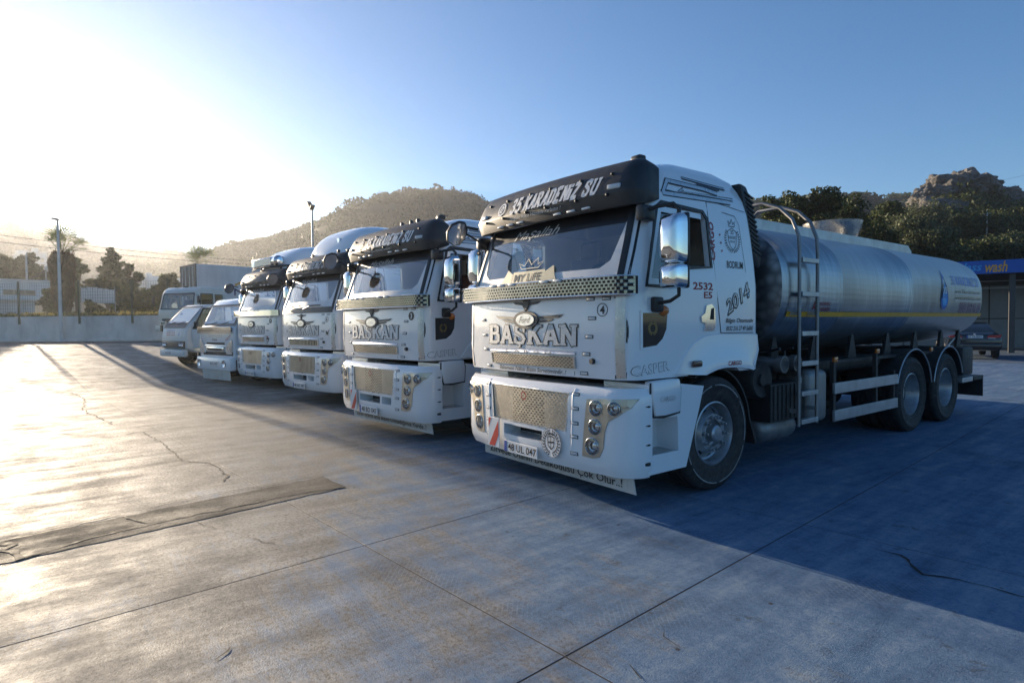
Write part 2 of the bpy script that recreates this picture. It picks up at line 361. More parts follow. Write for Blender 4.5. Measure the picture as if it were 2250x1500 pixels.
cr5 = lambda L: [(900+x/1.6667, 1000+y/1.6667) for x, y in L]
crack(cr5([(1705,342),(1800,365),(1850,410),(1880,435),(1960,445),(2050,468),(2130,485),(2250,520)]), .02, .006)
crack(cr5([(540,590),(590,610),(605,632)]), .006); crack(cr5([(790,770),(830,800),(850,822)]), .012); crack(cr5([(925,610),(935,665),(990,705)]), .005)
# old trench, filled with rougher concrete and broken along its edges
tl, bl_, tr, br = gpx(0, 1190), gpx(0, 1240), gpx(708, 1047), gpx(758, 1071)
ext = lambda p, q, t: (p[0]+(p[0]-q[0])*t, p[1]+(p[1]-q[1])*t)
tl, bl_ = ext(tl, tr, .35), ext(bl_, br, .35)
e0 = rough_line([tl, tr], .09, .008); e1 = rough_line([bl_, br], .09, .008); k = min(len(e0), len(e1)); e0, e1 = e0[:k-1]+[tr], e1[:k-1]+[br]
MB().add([(x, y, .004) for x, y in e0+e1], [(k+i, k+i+1, i+1, i) for i in range(k-1)]).build('trench_patch', M_PATCH, ground)
crack([(0, 1190), (185, 1148), (255, 1131)], .02, .008, .007); crack([(330, 1111), (480, 1084), (610, 1062), (708, 1047), (740, 1062), (760, 1071)], .016, .008, .007)
crack([(0, 1241), (200, 1183), (330, 1152), (470, 1124), (600, 1096), (690, 1080), (760, 1071)], .026, .010, .007)
crack([(252, 1131), (290, 1142), (325, 1150)], .02, .01, .008); crack([(5, 1192), (25, 1205), (35, 1228), (75, 1220)], .06, .02, .008)
# ================================================================= HILLS AND FIELD
def leafy(name, c1, c2, c3): return leaf_mat(name, c1, c2, c3)
M_SCRUB = leafy('scrub_leaves', (.012, .026, .008), (.026, .045, .014), (.055, .072, .024))
M_PINE = leafy('pine_needles', (.014, .03, .012), (.03, .055, .02), (.06, .085, .03))
M_OLIVE = leafy('olive_leaves', (.035, .045, .02), (.08, .095, .045), (.17, .18, .09))
M_OAK = leafy('oak_leaves', (.018, .03, .010), (.045, .065, .02), (.12, .13, .04))
m, n, p = newmat('hill_scrub'); v = coords(n, world=True)
lk(n, ramp(n, noise_n(n, v, .06, 9, .7), [(.32, (.028, .035, .014)), (.52, (.036, .048, .018)), (.7, (.07, .07, .034))]), p.inputs['Base Color'])
p.inputs['Roughness'].default_value = .95; bump(n, p, noise_n(n, v, .35, 8, .7), 1, 2.5); M_HILL = m
def hill(name, label, prof, dist, near, far, z0, nshrub, ssize, seed, cover_label, mat=M_HILL, leaf=M_SCRUB, dens=14, lf=.36):
    """crest line surveyed as (pixel x, pixel y) at a distance; slopes fall towards and away from us"""
    pxs = np.linspace(prof[0][0], prof[-1][0], 90); rows = 26; V = []
    rs = np.concatenate([np.linspace(near, 1, rows-6), np.linspace(1, far, 7)[1:]])
    def pt(px, r):
        c = at(px, interp(px, prof), dist); d = Vector((c.x-CAM.x, c.y-CAM.y, 0)); h = c.z-z0
        t = (r-near)/(1-near) if r <= 1 else 1-(r-1)/(far-1)*.7; s = t*t*(3-2*t)*.55+t*.45 if r <= 1 else t
        q = Vector((CAM.x, CAM.y, 0))+d*r; nz = noise.fractal(q*(9/dist)+Vector((seed, 0, 0)), .9, 2.1, 5)*h*.10*min(1, t*3)*(1 if r < .93 else .35)
        return Vector((q.x, q.y, z0+h*s+nz))
    for r in rs:
        for px in pxs: V.append(pt(px, r))
    nx = len(pxs); o = MB().add(V, [(j*nx+i, j*nx+i+1, (j+1)*nx+i+1, (j+1)*nx+i) for j in range(len(rs)-1) for i in range(nx-1)]).build(name, mat, smooth=80)
    tag(o, label, kind='structure'); C = []; S = []
    for k in range(nshrub):
        px = random.uniform(prof[0][0], prof[-1][0]); r = 1-(random.random()**1.6)*(1-near)*.85 if k % 5 else random.uniform(.985, 1.01)
        q = pt(px, r); g = noise.noise(q*(16/dist)+Vector((0, seed, 0)))
        if g < -.28: continue
        s = ssize*random.uniform(.5, 1.35)*(1.25 if g > .15 else 1)
        c = rng.normal(size=(dens, 3)); c *= (rng.uniform(.2, 1, dens)**.4/np.linalg.norm(c, axis=1))[:, None]; c = c*np.array([.55, .55, .45])*s+np.array([q.x, q.y, q.z+s*.25]); C.append(c); S.append(np.full(dens, s*lf)*rng.uniform(.6, 1.3, dens))
    tag(link('scrub_cover', quads_mesh('scrub', np.concatenate(C), np.concatenate(S)), leaf), cover_label, kind='stuff')
    return pt
hill('hill', 'wooded rounded hill behind the row of trucks', [(300,600),(400,577),(480,558),(550,538),(600,526),(660,511),(700,496),(760,471),(830,447),(870,436),(905,433),(960,436),(1020,443),(1085,463),(1150,495),(1300,560)], 420, .30, 1.5, 2, 11000, 3.2, 3, 'low scrub and pines over the rounded hill')
hill('hill', 'long hazy hill falling to the right at left edge', [(-260,470),(-60,478),(0,487),(60,500),(100,513),(150,531),(200,546),(260,556),(330,562),(400,566),(480,572),(600,590)], 620, .25, 1.4, 2, 6500, 4.2, 11, 'trees over the long hazy hill')
hill('hill', 'far wooded ridge between the oaks and the crag', [(1500,470),(1700,452),(1800,442),(1900,440),(2000,441),(2150,446),(2300,455),(2500,470)], 330, .4, 1.4, 2, 4500, 3.4, 17, 'pine wood along the far ridge', leaf=M_PINE)
ptR = hill('hill', 'near wooded slope under the rock crag', [(1760,600),(1860,560),(1930,500),(1985,474),(2030,455),(2080,432),(2130,428),(2190,440),(2250,456),(2330,470),(2500,500),(2700,560)], 120, .42, 1.5, 0, 2600, 2.3, 23, 'evergreen scrub over the near rocky slope', leaf=M_OAK, dens=60, lf=.17)
# rock crag
m, n, p = newmat('grey_rock'); v = coords(n, world=True)
vo = n.nodes.new('ShaderNodeTexVoronoi'); vo.feature = 'DISTANCE_TO_EDGE'; vo.inputs['Scale'].default_value = .55; lk(n, v, vo.inputs['Vector'])
c = ramp(n, noise_n(n, v, .5, 9, .7), [(.3, (.085, .08, .075)), (.5, (.19, .178, .165)), (.72, (.32, .295, .265))])
c = mix(n, ramp(n, vo.outputs['Distance'], [(0, .7), (.10, 0.0)]), c, (.06, .055, .045)); lk(n, c, p.inputs['Base Color'])
p.inputs['Roughness'].default_value = .92; bump(n, p, math_n(n, 'ADD', noise_n(n, v, 1.3, 9, .75), math_n(n, 'MULTIPLY', vo.outputs['Distance'], .8)), 1, .9); M_ROCK = m
def rock(name, label, c, rad, seed):
    bm = bmesh.new(); bmesh.ops.create_icosphere(bm, subdivisions=5, radius=1)
    for q in bm.verts:
        d = q.co.normalized(); s = Vector((seed*7.1, seed*3.3, seed))
        cell = noise.voronoi(d*2.2+s)[0]; k = 1+.30*noise.fractal(d*1.6+s, 1, 2, 4)+.34*(cell[1]-cell[0])+.10*noise.fractal(d*7+s, .8, 2, 4)
        q.co = Vector((d.x*rad[0], d.y*rad[1], d.z*rad[2]))*k
    me = bpy.data.meshes.new(name); bm.to_mesh(me); bm.free(); o = link(name, finish(me, 32), M_ROCK); o.location = c; o.rotation_euler.z = seed
    return tag(o, label, 'rock')
rock('rock_crag', 'big grey rock crag on top of the near slope', at(2108, 432, 117), (6.8, 6.0, 4.3), 1.4)
rock('rock_crag', 'lower left shoulder of grey rock beside the crag', at(2052, 440, 113), (3.6, 3.6, 2.5), 2.9)
rock('rock_crag', 'sloping right shoulder of the grey crag', at(2165, 448, 115), (5.2, 5.0, 3.4), 4.2)
rock('rock_crag', 'grey boulder face among bushes below the crag', at(2055, 495, 96), (4.0, 4, 3.6), 5.1)
rock('rock_crag', 'small grey boulder left of the boulder face', at(1992, 486, 95), (2.2, 2.2, 1.5), 6.6)
# field retained behind the yard wall
W0 = at(0, 758.5, 32.5); W1 = at(333, 749, 31.5); WD = Vector((W1.x-W0.x, W1.y-W0.y, 0)).normalized(); WN = Vector((-WD.y, WD.x, 0))   # WN: away from the yard
if WN.x > 0: WN = -WN
WS = Vector((W0.x, W0.y, 0))-WD*22; WE = Vector((W0.x, W0.y, 0))+WD*10.2
mb = MB(); F = [WS-WD*300+WN*.15, WE+WN*.15, WE+WN*30+WD*3, WE+WN*260+WD*60, WS+WN*260-WD*300]
mb.add([(q.x, q.y, z) for q, z in zip(F, (2.0, 2.0, 2.1, 3.5, 3.5))], [(0, 1, 2, 3, 4)]); tag(mb.build('field', M_EARTH), 'dry weedy field behind the low yard wall', kind='structure')
# ================================================================= WALL, FENCE, LEFT BACKGROUND
M_WALL = pm('wall_render', (.66, .64, .60), .85, var=.2, vs=.8, dirt=(.30, .27, .23), da=.5, bmp=.4, bs=25)
M_GREENPOST = pm('dark_green_metal', (.02, .05, .03), .5); M_GALV = pm('galvanised', (.42, .43, .44), .45, .6, var=.2)
M_WHITEB = pm('white_render', (.72, .72, .70), .8, var=.1, vs=.5, dirt=(.4, .37, .33), da=.3); M_DARK = pm('dark_void', (.012, .012, .014), .6)
def wpt(t, off, z): q = WS+WD*t+WN*off; return Vector((q.x, q.y, z))
def wbox(mb, t0, t1, o0, o1, z0, z1):
    P = [wpt(t, o, z) for z in (z0, z1) for t, o in ((t0, o0), (t1, o0), (t1, o1), (t0, o1))]
    return mb.add(P, [(0,3,2,1),(4,5,6,7),(0,1,5,4),(1,2,6,5),(2,3,7,6),(3,0,4,7)])
yw = wbox(MB(), 0, 32, 0, .28, .4, 2.12).build('yard_wall', M_WALL, fixn=True, bevel=.015)
tag(yw, 'low rendered concrete wall at the far left of the yard', 'wall')
wbox(MB(), 0, 32, -.22, -.002, .4, .93).build('kerb', M_WALL, yw, fixn=True, bevel=.02)
wbox(MB(), 0, 32, -.02, .30, 2.122, 2.16).build('coping', M_WALL, yw, fixn=True, bevel=.01)
fence = empty('mesh_fence', wpt(22, .1, 2.16)); tag(fence, 'green wire mesh fence standing on the low yard wall', 'fence')
t_of = lambda px: min((abs((wpt(t/20, 0, 1.5)-CAM).dot(rt)/(wpt(t/20, 0, 1.5)-CAM).dot(fw)*FPX+1125-px), t/20) for t in range(0, 840))[1]
def par(o, p): o.parent = p; o.matrix_parent_inverse = Matrix.Translation(p.location).inverted() if not p.rotation_euler.z else p.matrix_world.inverted(); return o
posts = [t_of(45), t_of(177), t_of(293)]; sp = (posts[2]-posts[0])/2; posts = [posts[0]-2*sp, posts[0]-sp]+posts+[31.9]
for i, t in enumerate(posts):
    par(wbox(MB(), t-.035, t+.035, -.075, -.003, 1.75, 4.05).build('post', M_GREENPOST, fixn=True), fence)
    if i < len(posts)-1:
        b = MB(); t1 = posts[i+1]; k = t+.12
        while k < t1-.06: wbox(b, k-.0035, k+.0035, -.045, -.037, 2.2, 3.95); k += .14
        z = 2.25
        while z < 3.96: wbox(b, t+.036, t1-.036, -.036, -.029, z-.0035, z+.0035); z += .17
        par(b.build('mesh_panel', M_GREENPOST), fence)
# lamp post against the wall
lp = empty('lamp_post', wpt(t_of(143), -.25, .8)); tag(lp, 'tall white lamp post in front of the yard wall', 'lamp post'); q = lp.location
M_POLE = pm('white_pole', (.6, .6, .58), .5, var=.15)
MB().tube([(0, 0, 0), (0, 0, 2), (0, 0, 6.4)], [.11, .085, .05], 12).build('pole', M_POLE, lp, 40)
MB().lathe([(.2, 0), (.2, .03), (.12, .06)], (0, 0, 0), 'z', 14).build('base_plate', M_POLE, lp, 30)
MB().box((.12, -.1, 6.45), (.42, .2, .09), Matrix.Rotation(-.6, 3, 'Z')).build('lamp_head', M_GALV, lp, 30, bevel=.03)
def tree(name, label, base, h, blobs, nleaf, ls, mat, trunk_r=.18, cat='tree', bark=None, group=None, aspect=1.0):
    """blobs: (dx,dy,dz,rx,ry,rz) crown lumps; leaves thicken towards each lump's skin"""
    t = empty(name, base); tag(t, label, cat, group)
    b = MB(); top = Vector((random.uniform(-.3, .3), random.uniform(-.3, .3), h*.62))
    b.tube([(0, 0, -.3), (top.x*.3, top.y*.3, h*.25), tuple(top)], [trunk_r*1.25, trunk_r, trunk_r*.45], 8)
    for dx, dy, dz, *_ in blobs[:9]: b.tube([(top.x*.35, top.y*.35, h*.28), ((top.x+dx)*.5, (top.y+dy)*.5, (h*.35+dz)*.5+h*.06), (dx, dy, dz)], [trunk_r*.6, trunk_r*.35, trunk_r*.12], 6)
    b.build('trunk', bark or M_BARK, t, 60); C = []
    vol = [rx*ry*rz for *_, rx, ry, rz in blobs]; tot = sum(vol)
    for (dx, dy, dz, rx, ry, rz), vv in zip(blobs, vol):
        n = max(30, int(nleaf*vv/tot)); d = rng.normal(size=(n, 3)); d /= np.linalg.norm(d, axis=1)[:, None]; r = rng.uniform(.35, 1.06, n)**.6
        lump = 1+.22*np.sin(d[:, 0]*5+dx*3)*np.sin(d[:, 1]*4+dy)+.18*np.sin(d[:, 2]*6+dz*2)
        C.append(d*(r*lump)[:, None]*np.array([rx, ry, rz])+np.array([dx, dy, dz]))
    C = np.concatenate(C); link('crown', quads_mesh('crown', C, ls*rng.uniform(.6, 1.4, len(C)), aspect=aspect), mat, t)
    return t
def blobs(n, w, z0, z1, r, seed):
    rr = random.Random(seed); L = []
    for k in range(n):
        f = k/max(1, n-1); z = z0+(z1-z0)*f; s = w*(1-.55*abs(f-.35)); a = rr.uniform(0, 6.28); q = rr.uniform(.2, 1)*s
        k2 = r*rr.uniform(.65, 1.15)*(1-.25*f); L.append((q*math.cos(a), q*math.sin(a), z, k2, k2, k2*.75))
    return L
M_BARK = pm('bark', (.10, .075, .055), .95, var=.4, vs=8, bmp=.8, bs=20, bd=.03)
M_PALM = leafy('palm_fan', (.03, .06, .015), (.07, .12, .03), (.16, .19, .06)); M_DEAD = leafy('dead_fronds', (.035, .025, .015), (.08, .055, .032), (.14, .10, .06))
def palm(label, base, h, skirt, fr=2.1):
    t = empty('palm_tree', base); tag(t, label, 'palm tree')
    MB().tube([(0, 0, -.3), (.05, 0, h*.5), (0, 0, h)], [.38, .28, .26], 10).build('trunk', M_BARK, t, 60)
    def fan(mb, a, el, L, w, droop):
        d = Vector((math.cos(a)*math.cos(el), math.sin(a)*math.cos(el), math.sin(el))); o = Vector((0, 0, h)); k = o+d*L*.5; s = d.cross(Vector((0, 0, 1))).normalized(); u = s.cross(d)
        mb.tube([o, o+d*L*.25, k], .025, 4)
        for q in range(15):
            g = (q-7)/7*1.25; e = (d*math.cos(g)+s*math.sin(g)); tip = k+e*L*.55*(1-.12*abs(g))+Vector((0, 0, -droop*(.3+abs(g)*.4))); wv = (s*math.cos(g)-d*math.sin(g))*w
            mid = k+(tip-k)*.55+u*.06; mb.add([k, mid+wv, tip, mid-wv], [(0, 1, 2, 3)])
    mb = MB()
    for i in range(13): fan(mb, i*2.4+random.random(), random.uniform(.1, 1.4), fr*random.uniform(.85, 1.35), .032, random.uniform(.05, .35))
    mb.build('crown', M_PALM, t)
    if skirt:
        n = 2600; z = rng.uniform(h-skirt, h-.1, n); a = rng.uniform(0, 6.28, n); r = (.24+.40*np.clip((z-(h-skirt))/skirt, 0, 1)**.6*np.clip((h+.35-z)/.9, .2, 1))*rng.uniform(.55, 1.15, n)
        link('dead_leaf_skirt', quads_mesh('skirt', np.stack([r*np.cos(a), r*np.sin(a), z], 1), rng.uniform(.12, .3, n), upright=True, aspect=2.6), M_DEAD, t)
    return t
def fb(px, d): q = at(px, 700, d); return Vector((q.x, q.y, 2.02))
palm('fan palm with a dark skirt of dead fronds behind the lamp post', fb(141, 38), 4.2, 3.6, 1.9)
p2 = at(437, 590, 52); palm('fan palm showing its green top above the trailer', Vector((p2.x, p2.y, 1.9)), p2.z-1.9, 2.0, 2.0)
def big(label, px, d, ytop, ybot, wpx, n, ls, mat, seed, name='tree', k=12, base=None, cat='tree', group=None):
    b = base or fb(px, d); zt = at(px, ytop, d).z; zb = at(px, ybot, d).z; W = wpx/FPX*d/2; h = zt-b.z; r = max(W*.42, .3)
    return tree(name, label, b, h, blobs(k, W*.85, max(zb-b.z, h*.15)+r*.4, h-r*.5, r, seed), n, ls, mat, max(.08, h*.03), cat, group=group)
# pines and bushes on the field
pn = fb(250, 62); h = at(250, 549, 62).z-pn.z; bl = []
for k in range(17):
    f = k/16; a = k*2.3; s = (1-f)*1.75+.15; bl.append((math.cos(a)*s*.8, math.sin(a)*s*.8, h*(.30+.68*f), .75*s**.5+.12, .75*s**.5+.12, .36))
tree('pine_tree', 'tall layered pine standing alone beyond the mesh fence', pn, h, bl, 3200, .30, M_PINE, .2)
big('round bushy pine right of the tall layered pine', 289, 60, 582, 640, 48, 2200, .3, M_PINE, 5, 'pine_tree')
big('loose pale tree just right of the skirted palm', 172, 58, 566, 650, 62, 2200, .34, M_OLIVE, 6)
big('spreading tree above the white building roof', 68, 66, 557, 660, 110, 5200, .36, M_OLIVE, 7)
big('tree cut by the left edge of the picture', 4, 62, 553, 660, 90, 4600, .34, M_OLIVE, 8)
big('tall tree just outside the left edge above the wall', -70, 52, 545, 660, 130, 4600, .34, M_OLIVE, 61)
big('second tall tree further outside the left edge', -170, 50, 535, 660, 140, 4600, .34, M_OLIVE, 62)
big('dark bush between the white building and the palm', 118, 40, 636, 690, 60, 1500, .22, M_OLIVE, 9, 'bush', 8, cat='bush')
big('dark bush right of the palm trunk', 205, 40, 660, 694, 50, 1300, .2, M_OAK, 10, 'bush', 7, cat='bush')
big('wide dark thicket right of the white container', 300, 48, 630, 695, 120, 3600, .26, M_OAK, 12, 'bush', 14, cat='bush')
big('low thicket behind the white container', 235, 52, 612, 650, 90, 2200, .28, M_OAK, 13, 'bush', 9, cat='bush')
big('scrub patch between the thicket and the trailer', 372, 62, 600, 660, 80, 2200, .3, M_OAK, 14, 'bush', 9, cat='bush')
# weeds along the wall top
C = []; 
for k in range(4200):
    q = wpt(random.uniform(4, 32), random.uniform(.45, 2.6)*random.random()**.5+.3, 2.02); hh = random.uniform(.12, .55); C.append((q.x, q.y, q.z+hh*.5))
M_WEED = leaf_mat('weeds', (.07, .07, .02), (.17, .15, .05), (.30, .26, .11), .5)
tag(link('weeds', quads_mesh('weeds', np.array(C), rng.uniform(.06, .22, len(C)), upright=True, aspect=1.8), M_WEED), 'sunlit yellow weeds along the top of the yard wall', kind='stuff')
# white flat building with roof heater
def facing(px, d, z):                 # frame at a surveyed spot, square to the line of sight
    q = at(px, 700, d); q.z = z; f = Vector((q.x-CAM.x, q.y-CAM.y, 0)).normalized(); return q, math.atan2(f.y, f.x)-math.pi/2
q, a = facing(50, 47, 2.0); wb = empty('white_building', q, a+R(14)); tag(wb, 'flat white building behind the fence at left edge', 'building')
zt = at(50, 617, 47).z-2; zm = at(50, 660, 47).z-2
MB().bb(-4.5, 2.45, 0, 5, zm, zt).build('upper_wall', M_WHITEB, wb, bevel=.03); MB().bb(-4.5, .9, .35, 5, -.3, zm-.005).build('lower_wall', M_WALL, wb)
M_WIN = pm('dull_window', (.10, .10, .09), .15)
for k in range(3): MB().bb(-1.15+k*.68, -.5+k*.68, -.012, .1, zt-1.12, zt-.72).build('window', M_WIN, wb)
MB().bb(-4.6, 2.55, -.1, 5.1, zt+.004, zt+.1).build('roof_edge', M_WHITEB, wb)
sh = empty('solar_water_heater', at(82, 617, 48.5), a); tag(sh, 'tilted solar water heater on the white building roof', 'solar heater')
MB().add([(-.6, 0, .1), (.6, 0, .95), (.6, 1.3, .95), (-.6, 1.3, .1), (-.6, 0, .02), (.6, 0, .87), (.6, 1.3, .87), (-.6, 1.3, .02)], [(0,1,2,3),(7,6,5,4),(0,4,5,1),(1,5,6,2),(2,6,7,3),(3,7,4,0)]).build('panel', M_DARK, sh)
MB().tube([(.68, -.1, 1.05), (.68, 1.4, 1.05)], .2, 12).build('tank', M_GALV, sh, 50); MB().bb(.55, .6, .1, .15, -.15, .9).bb(.55, .6, 1.15, 1.2, -.15, .9).build('frame', M_GALV, sh)
# white shed panel structure
q, a = facing(217, 43, 2.0); bo = empty('white_container', q, a); tag(bo, 'weathered white container box standing beyond the fence', 'container')
zt = at(217, 630, 43).z-2; zb = at(217, 664, 43).z-2; w_ = 60/FPX*43/2
for k in range(6):
    x0 = -w_+k*w_/3; MB().bb(x0+.01, x0+w_/3-.01, 0, .06, zb, zt-(.02+.05*abs(k-1.5))).build('panel', M_WHITEB, bo)
MB().bb(-w_, w_, .065, 1.6, zb, zt-.25).build('box', M_WALL, bo); MB().bb(-w_-.05, -w_+.0, -.03, .05, -.2, zt).bb(w_, w_+.05, -.03, .05, -.2, zt).bb(-w_, w_, -.03, .03, zb-.08, zb-.02).build('frame', M_GALV, bo)
# far houses on the slope
for i, (px, py, d, wd, ht, lab) in enumerate([(316,622,150,3.4,4.2,'small white house with roof room far beyond the pine'),(338,615,165,3,3,'white house block right of the far roof room house'),(358,624,150,6,3,'long low white house behind the old truck roof'),(92,568,210,4,6,'tall white house block high on left slope'),(72,566,215,7,4,'pale house beside the tall white block on left slope'),(392,617,170,4,3,'white house half hidden by the dark trailer door')]):
    c = at(px, py, d); q, a = facing(px, d, c.z-ht/2-1); h_ = empty('house', q, a+R(12)); tag(h_, lab, 'house')
    MB().bb(-wd/2, wd/2, 0, wd, 0, ht).build('wall', M_WHITEB, h_); MB().bb(-wd/2-.2, wd/2+.2, -.2, wd+.2, ht+.01, ht+.25).build('roof', M_WHITEB, h_)
    for k in range(max(1, int(wd/1.8))):
        for z in ([1.0] if ht < 3.6 else [.8, 2.8]): MB().bb(-wd/2+.5+k*1.7, -wd/2+1.5+k*1.7, -.04, .1, z, z+1.2).build('window', M_WIN, h_)
    MB().bb(-wd/2+.3, -wd/2+wd*.5, wd*.3, wd*.8, ht+.26, ht+1.5).build('roof_room', M_WHITEB, h_)
q = fb(62, 55); up_ = empty('utility_pole', q); tag(up_, 'thin pale utility pole behind the white building', 'pole'); hh = at(62, 559, 55).z-2
MB().tube([(0, 0, -.2), (0, 0, hh)], [.11, .07], 8).build('pole', M_POLE, up_, 50); MB().bb(-.5, .5, -.04, .04, hh-.35, hh-.27).build('cross_arm', M_GALV, up_)
# floodlight mast
q = at(690, 690, 60); fm = empty('floodlight_mast', (q.x, q.y, .8)); tag(fm, 'floodlight mast with climbing rungs behind the trucks', 'floodlight'); H = at(690, 462, 60).z-.8
MB().tube([(0, 0, -.1), (0, 0, H)], [.16, .09], 10).build('pole', M_GALV, fm, 50)
z = 3.0
while z < H-.4: MB().tube([(-.28, -.05, z), (.28, -.05, z)], .018, 5).build('rung', M_GALV, fm); z += .55
for k, (dx, dz, rr) in enumerate([(-.42, .62, .7), (-.12, .33, .7), (.3, .16, -.5)]):
    MB().box((dx, -.1, H+dz), (.62, .4, .22), Matrix.Rotation(rr, 3, 'Y')).build('flood_lamp', M_DARK, fm, bevel=.03)
MB().tube([(-.6, 0, H+.75), (0, 0, H+.05), (.45, 0, H+.2)], .035, 6).build('bracket', M_GALV, fm)
# overhead wires
M_WIRE = pm('cable', (.03, .03, .03), .6)
def wire(label, p0, p1, sag, r):
    P = [p0.lerp(p1, k/24)-Vector((0, 0, sag*4*(k/24)*(1-k/24))) for k in range(25)]; o = MB().tube(P, r, 5).build('overhead_wire', M_WIRE); tag(o, label, 'wire')
wire('upper of two near wires crossing behind the lamp post', at(-120, 500, 46), at(700, 580, 75), .5, .022)
wire('lower of two near wires crossing behind the lamp post', at(-120, 517, 46), at(700, 586, 75), .5, .026)
wire('topmost of three thin wires in the pale sky', at(40, 380, 160), at(1000, 476, 210), 1.2, .022)
wire('middle of three thin wires in the pale sky', at(40, 388, 160), at(1000, 480, 210), 1.2, .022)
wire('lowest of three thin wires in the pale sky', at(40, 396, 160), at(1000, 486, 210), 1.2, .022)
wire('upper thin wire over the rock crag', at(1700, 470, 200), at(2400, 350, 120), 2, .02)
wire('lower thin wire right of the rock crag', at(1700, 482, 200), at(2400, 385, 120), 2, .02)
# ================================================================= RIGHT: TREES AND CAR WASH
def rb(px, d): q = at(px, 700, d); return Vector((q.x, q.y, 0))
for i, (px, d, yt, yb, wpx, n, mt, lab) in enumerate([
    (1702, 44, 432, 640, 90, 5200, M_OAK, 'evergreen oak nearest the cab air intake'), (1745, 47, 420, 650, 110, 6200, M_OAK, 'tallest evergreen oak left of the tank hopper'),
    (1800, 46, 418, 650, 100, 6200, M_OAK, 'evergreen oak right behind the tank hopper'), (1858, 49, 430, 650, 120, 6200, M_OAK, 'broad evergreen oak right of the tank hopper'),
    (1915, 51, 462, 650, 110, 5200, M_OAK, 'lower evergreen oak at right end of the oak clump'), (1985, 58, 470, 600, 120, 5200, M_OLIVE, 'pale olive tree at the foot of the boulder face'),
    (2060, 56, 500, 610, 120, 5200, M_OLIVE, 'olive tree in front of the boulder face'), (2130, 58, 520, 610, 120, 4600, M_OAK, 'dark tree above the blue wash sign'),
    (2200, 60, 505, 610, 120, 4800, M_OLIVE, 'silvery olive tree below the slope pole'), (2262, 56, 520, 610, 110, 4200, M_OLIVE, 'olive tree cut by the right picture edge'),
    (1950, 66, 440, 560, 70, 3000, M_OAK, 'yellowish oak on the slope left of the crag'), (2020, 84, 448, 520, 100, 3800, M_OLIVE, 'sunlit bush under the crag left shoulder'), (2160, 82, 462, 540, 110, 4200, M_OAK, 'dark bush under the crag right shoulder'), (2235, 84, 452, 540, 100, 4200, M_OAK, 'dark bush on the slope at right edge'), (2150, 118, 398, 436, 40, 900, M_OAK, 'small bush growing on the crag top')]):
    b = rb(px, d)
    if d > 60: b.z = at(px, yb, d).z-.5
    big(lab, px, d, yt, yb, wpx*1.35, int(n*2.2), .19 if d < 65 else .22, mt, 40+i, base=b, k=34, group=None)
q = at(2168, 520, 80); sp_ = empty('utility_pole', (q.x, q.y, q.z-3)); tag(sp_, 'thin utility pole on the wooded slope at right', 'pole')
MB().tube([(0, 0, 0), (0, 0, at(2168, 462, 80).z-q.z+3)], [.12, .08], 8).build('pole', M_GALV, sp_, 50); MB().bb(-.45, .45, -.04, .04, 6.0, 6.08).build('cross_arm', M_GALV, sp_)
# car wash
P0 = at(2105, 590, 28.5); P1 = at(2250, 582, 27.2); cd_ = Vector((P1.x-P0.x, P1.y-P0.y, 0)); ca = math.atan2(cd_.y, cd_.x); L = cd_.length
cw = empty('car_wash', (P0.x, P0.y, 0), ca); tag(cw, 'car wash bay with blue sign canopy at right edge', 'building')
M_BLUE = pm('sign_blue', (.012, .10, .42), .45, var=.08); M_ORNG = pm('sign_orange', (.75, .36, .06), .5); M_CYAN = pm('sign_cyan', (.06, .36, .72), .5)
M_GREYP = pm('grey_panel', (.20, .22, .23), .5, var=.1, dirt=(.12, .11, .1), da=.3); M_STEEL = pm('dark_steel', (.06, .06, .06), .5)
z0 = at(2200, 600, 27.6).z; z1 = at(2200, 571, 27.6).z
MB().bb(-4, 12, -.12, .1, z0, z1).build('sign_fascia', M_BLUE, cw); fs = cw.children[-1]
f = lambda u, v: Vector((u, -.126, v)); xw = (2190-2105)/145*L; zc = (z0+z1)/2
text_obj('lettering', 'wash', .86/145*92*L*.62, .5, lambda u, v: (u+xw, -.127, v+zc), M_ORNG, fs, shear=.25, bold=.02)
text_obj('lettering', 'glass', .95, .50, lambda u, v: (u+xw-1.0, -.127, v+zc-.03), M_CYAN, fs, shear=.25, bold=.02)
MB().bb(-4, 12, .1, 5.4, z0+.25, z0+.4).build('canopy_roof', M_STEEL, cw)
for k in range(5): MB().bb(-4, 12, .5+k*.95, .62+k*.95, z0-.02, z0+.24).build('beam', M_STEEL, cw)
for k in range(6): MB().bb(-4+k*1.9+.03, -4+(k+1)*1.9-.03, 5.0, 5.06, 1.62, z0-.35).build('panel', M_GREYP, cw); MB().bb(-4+k*1.9+.03, -4+(k+1)*1.9-.03, 5.0, 5.06, .05, 1.56).build('panel', M_GREYP, cw)
MB().bb(-4, 12, 5.07, 5.3, 0, z0+.25).build('rear_wall', M_STEEL, cw)
for x in (-3.6, 2.05, 8): MB().bb(x-.11, x+.11, .25, .47, 0, z0-.03).build('column', M_STEEL, cw)
for k, z in enumerate((z0-.12, z0-.5)): MB().bb(-4, 12, 4.2-k*.5, 4.26-k*.5, z-.05, z).build('rail', M_GALV, cw)
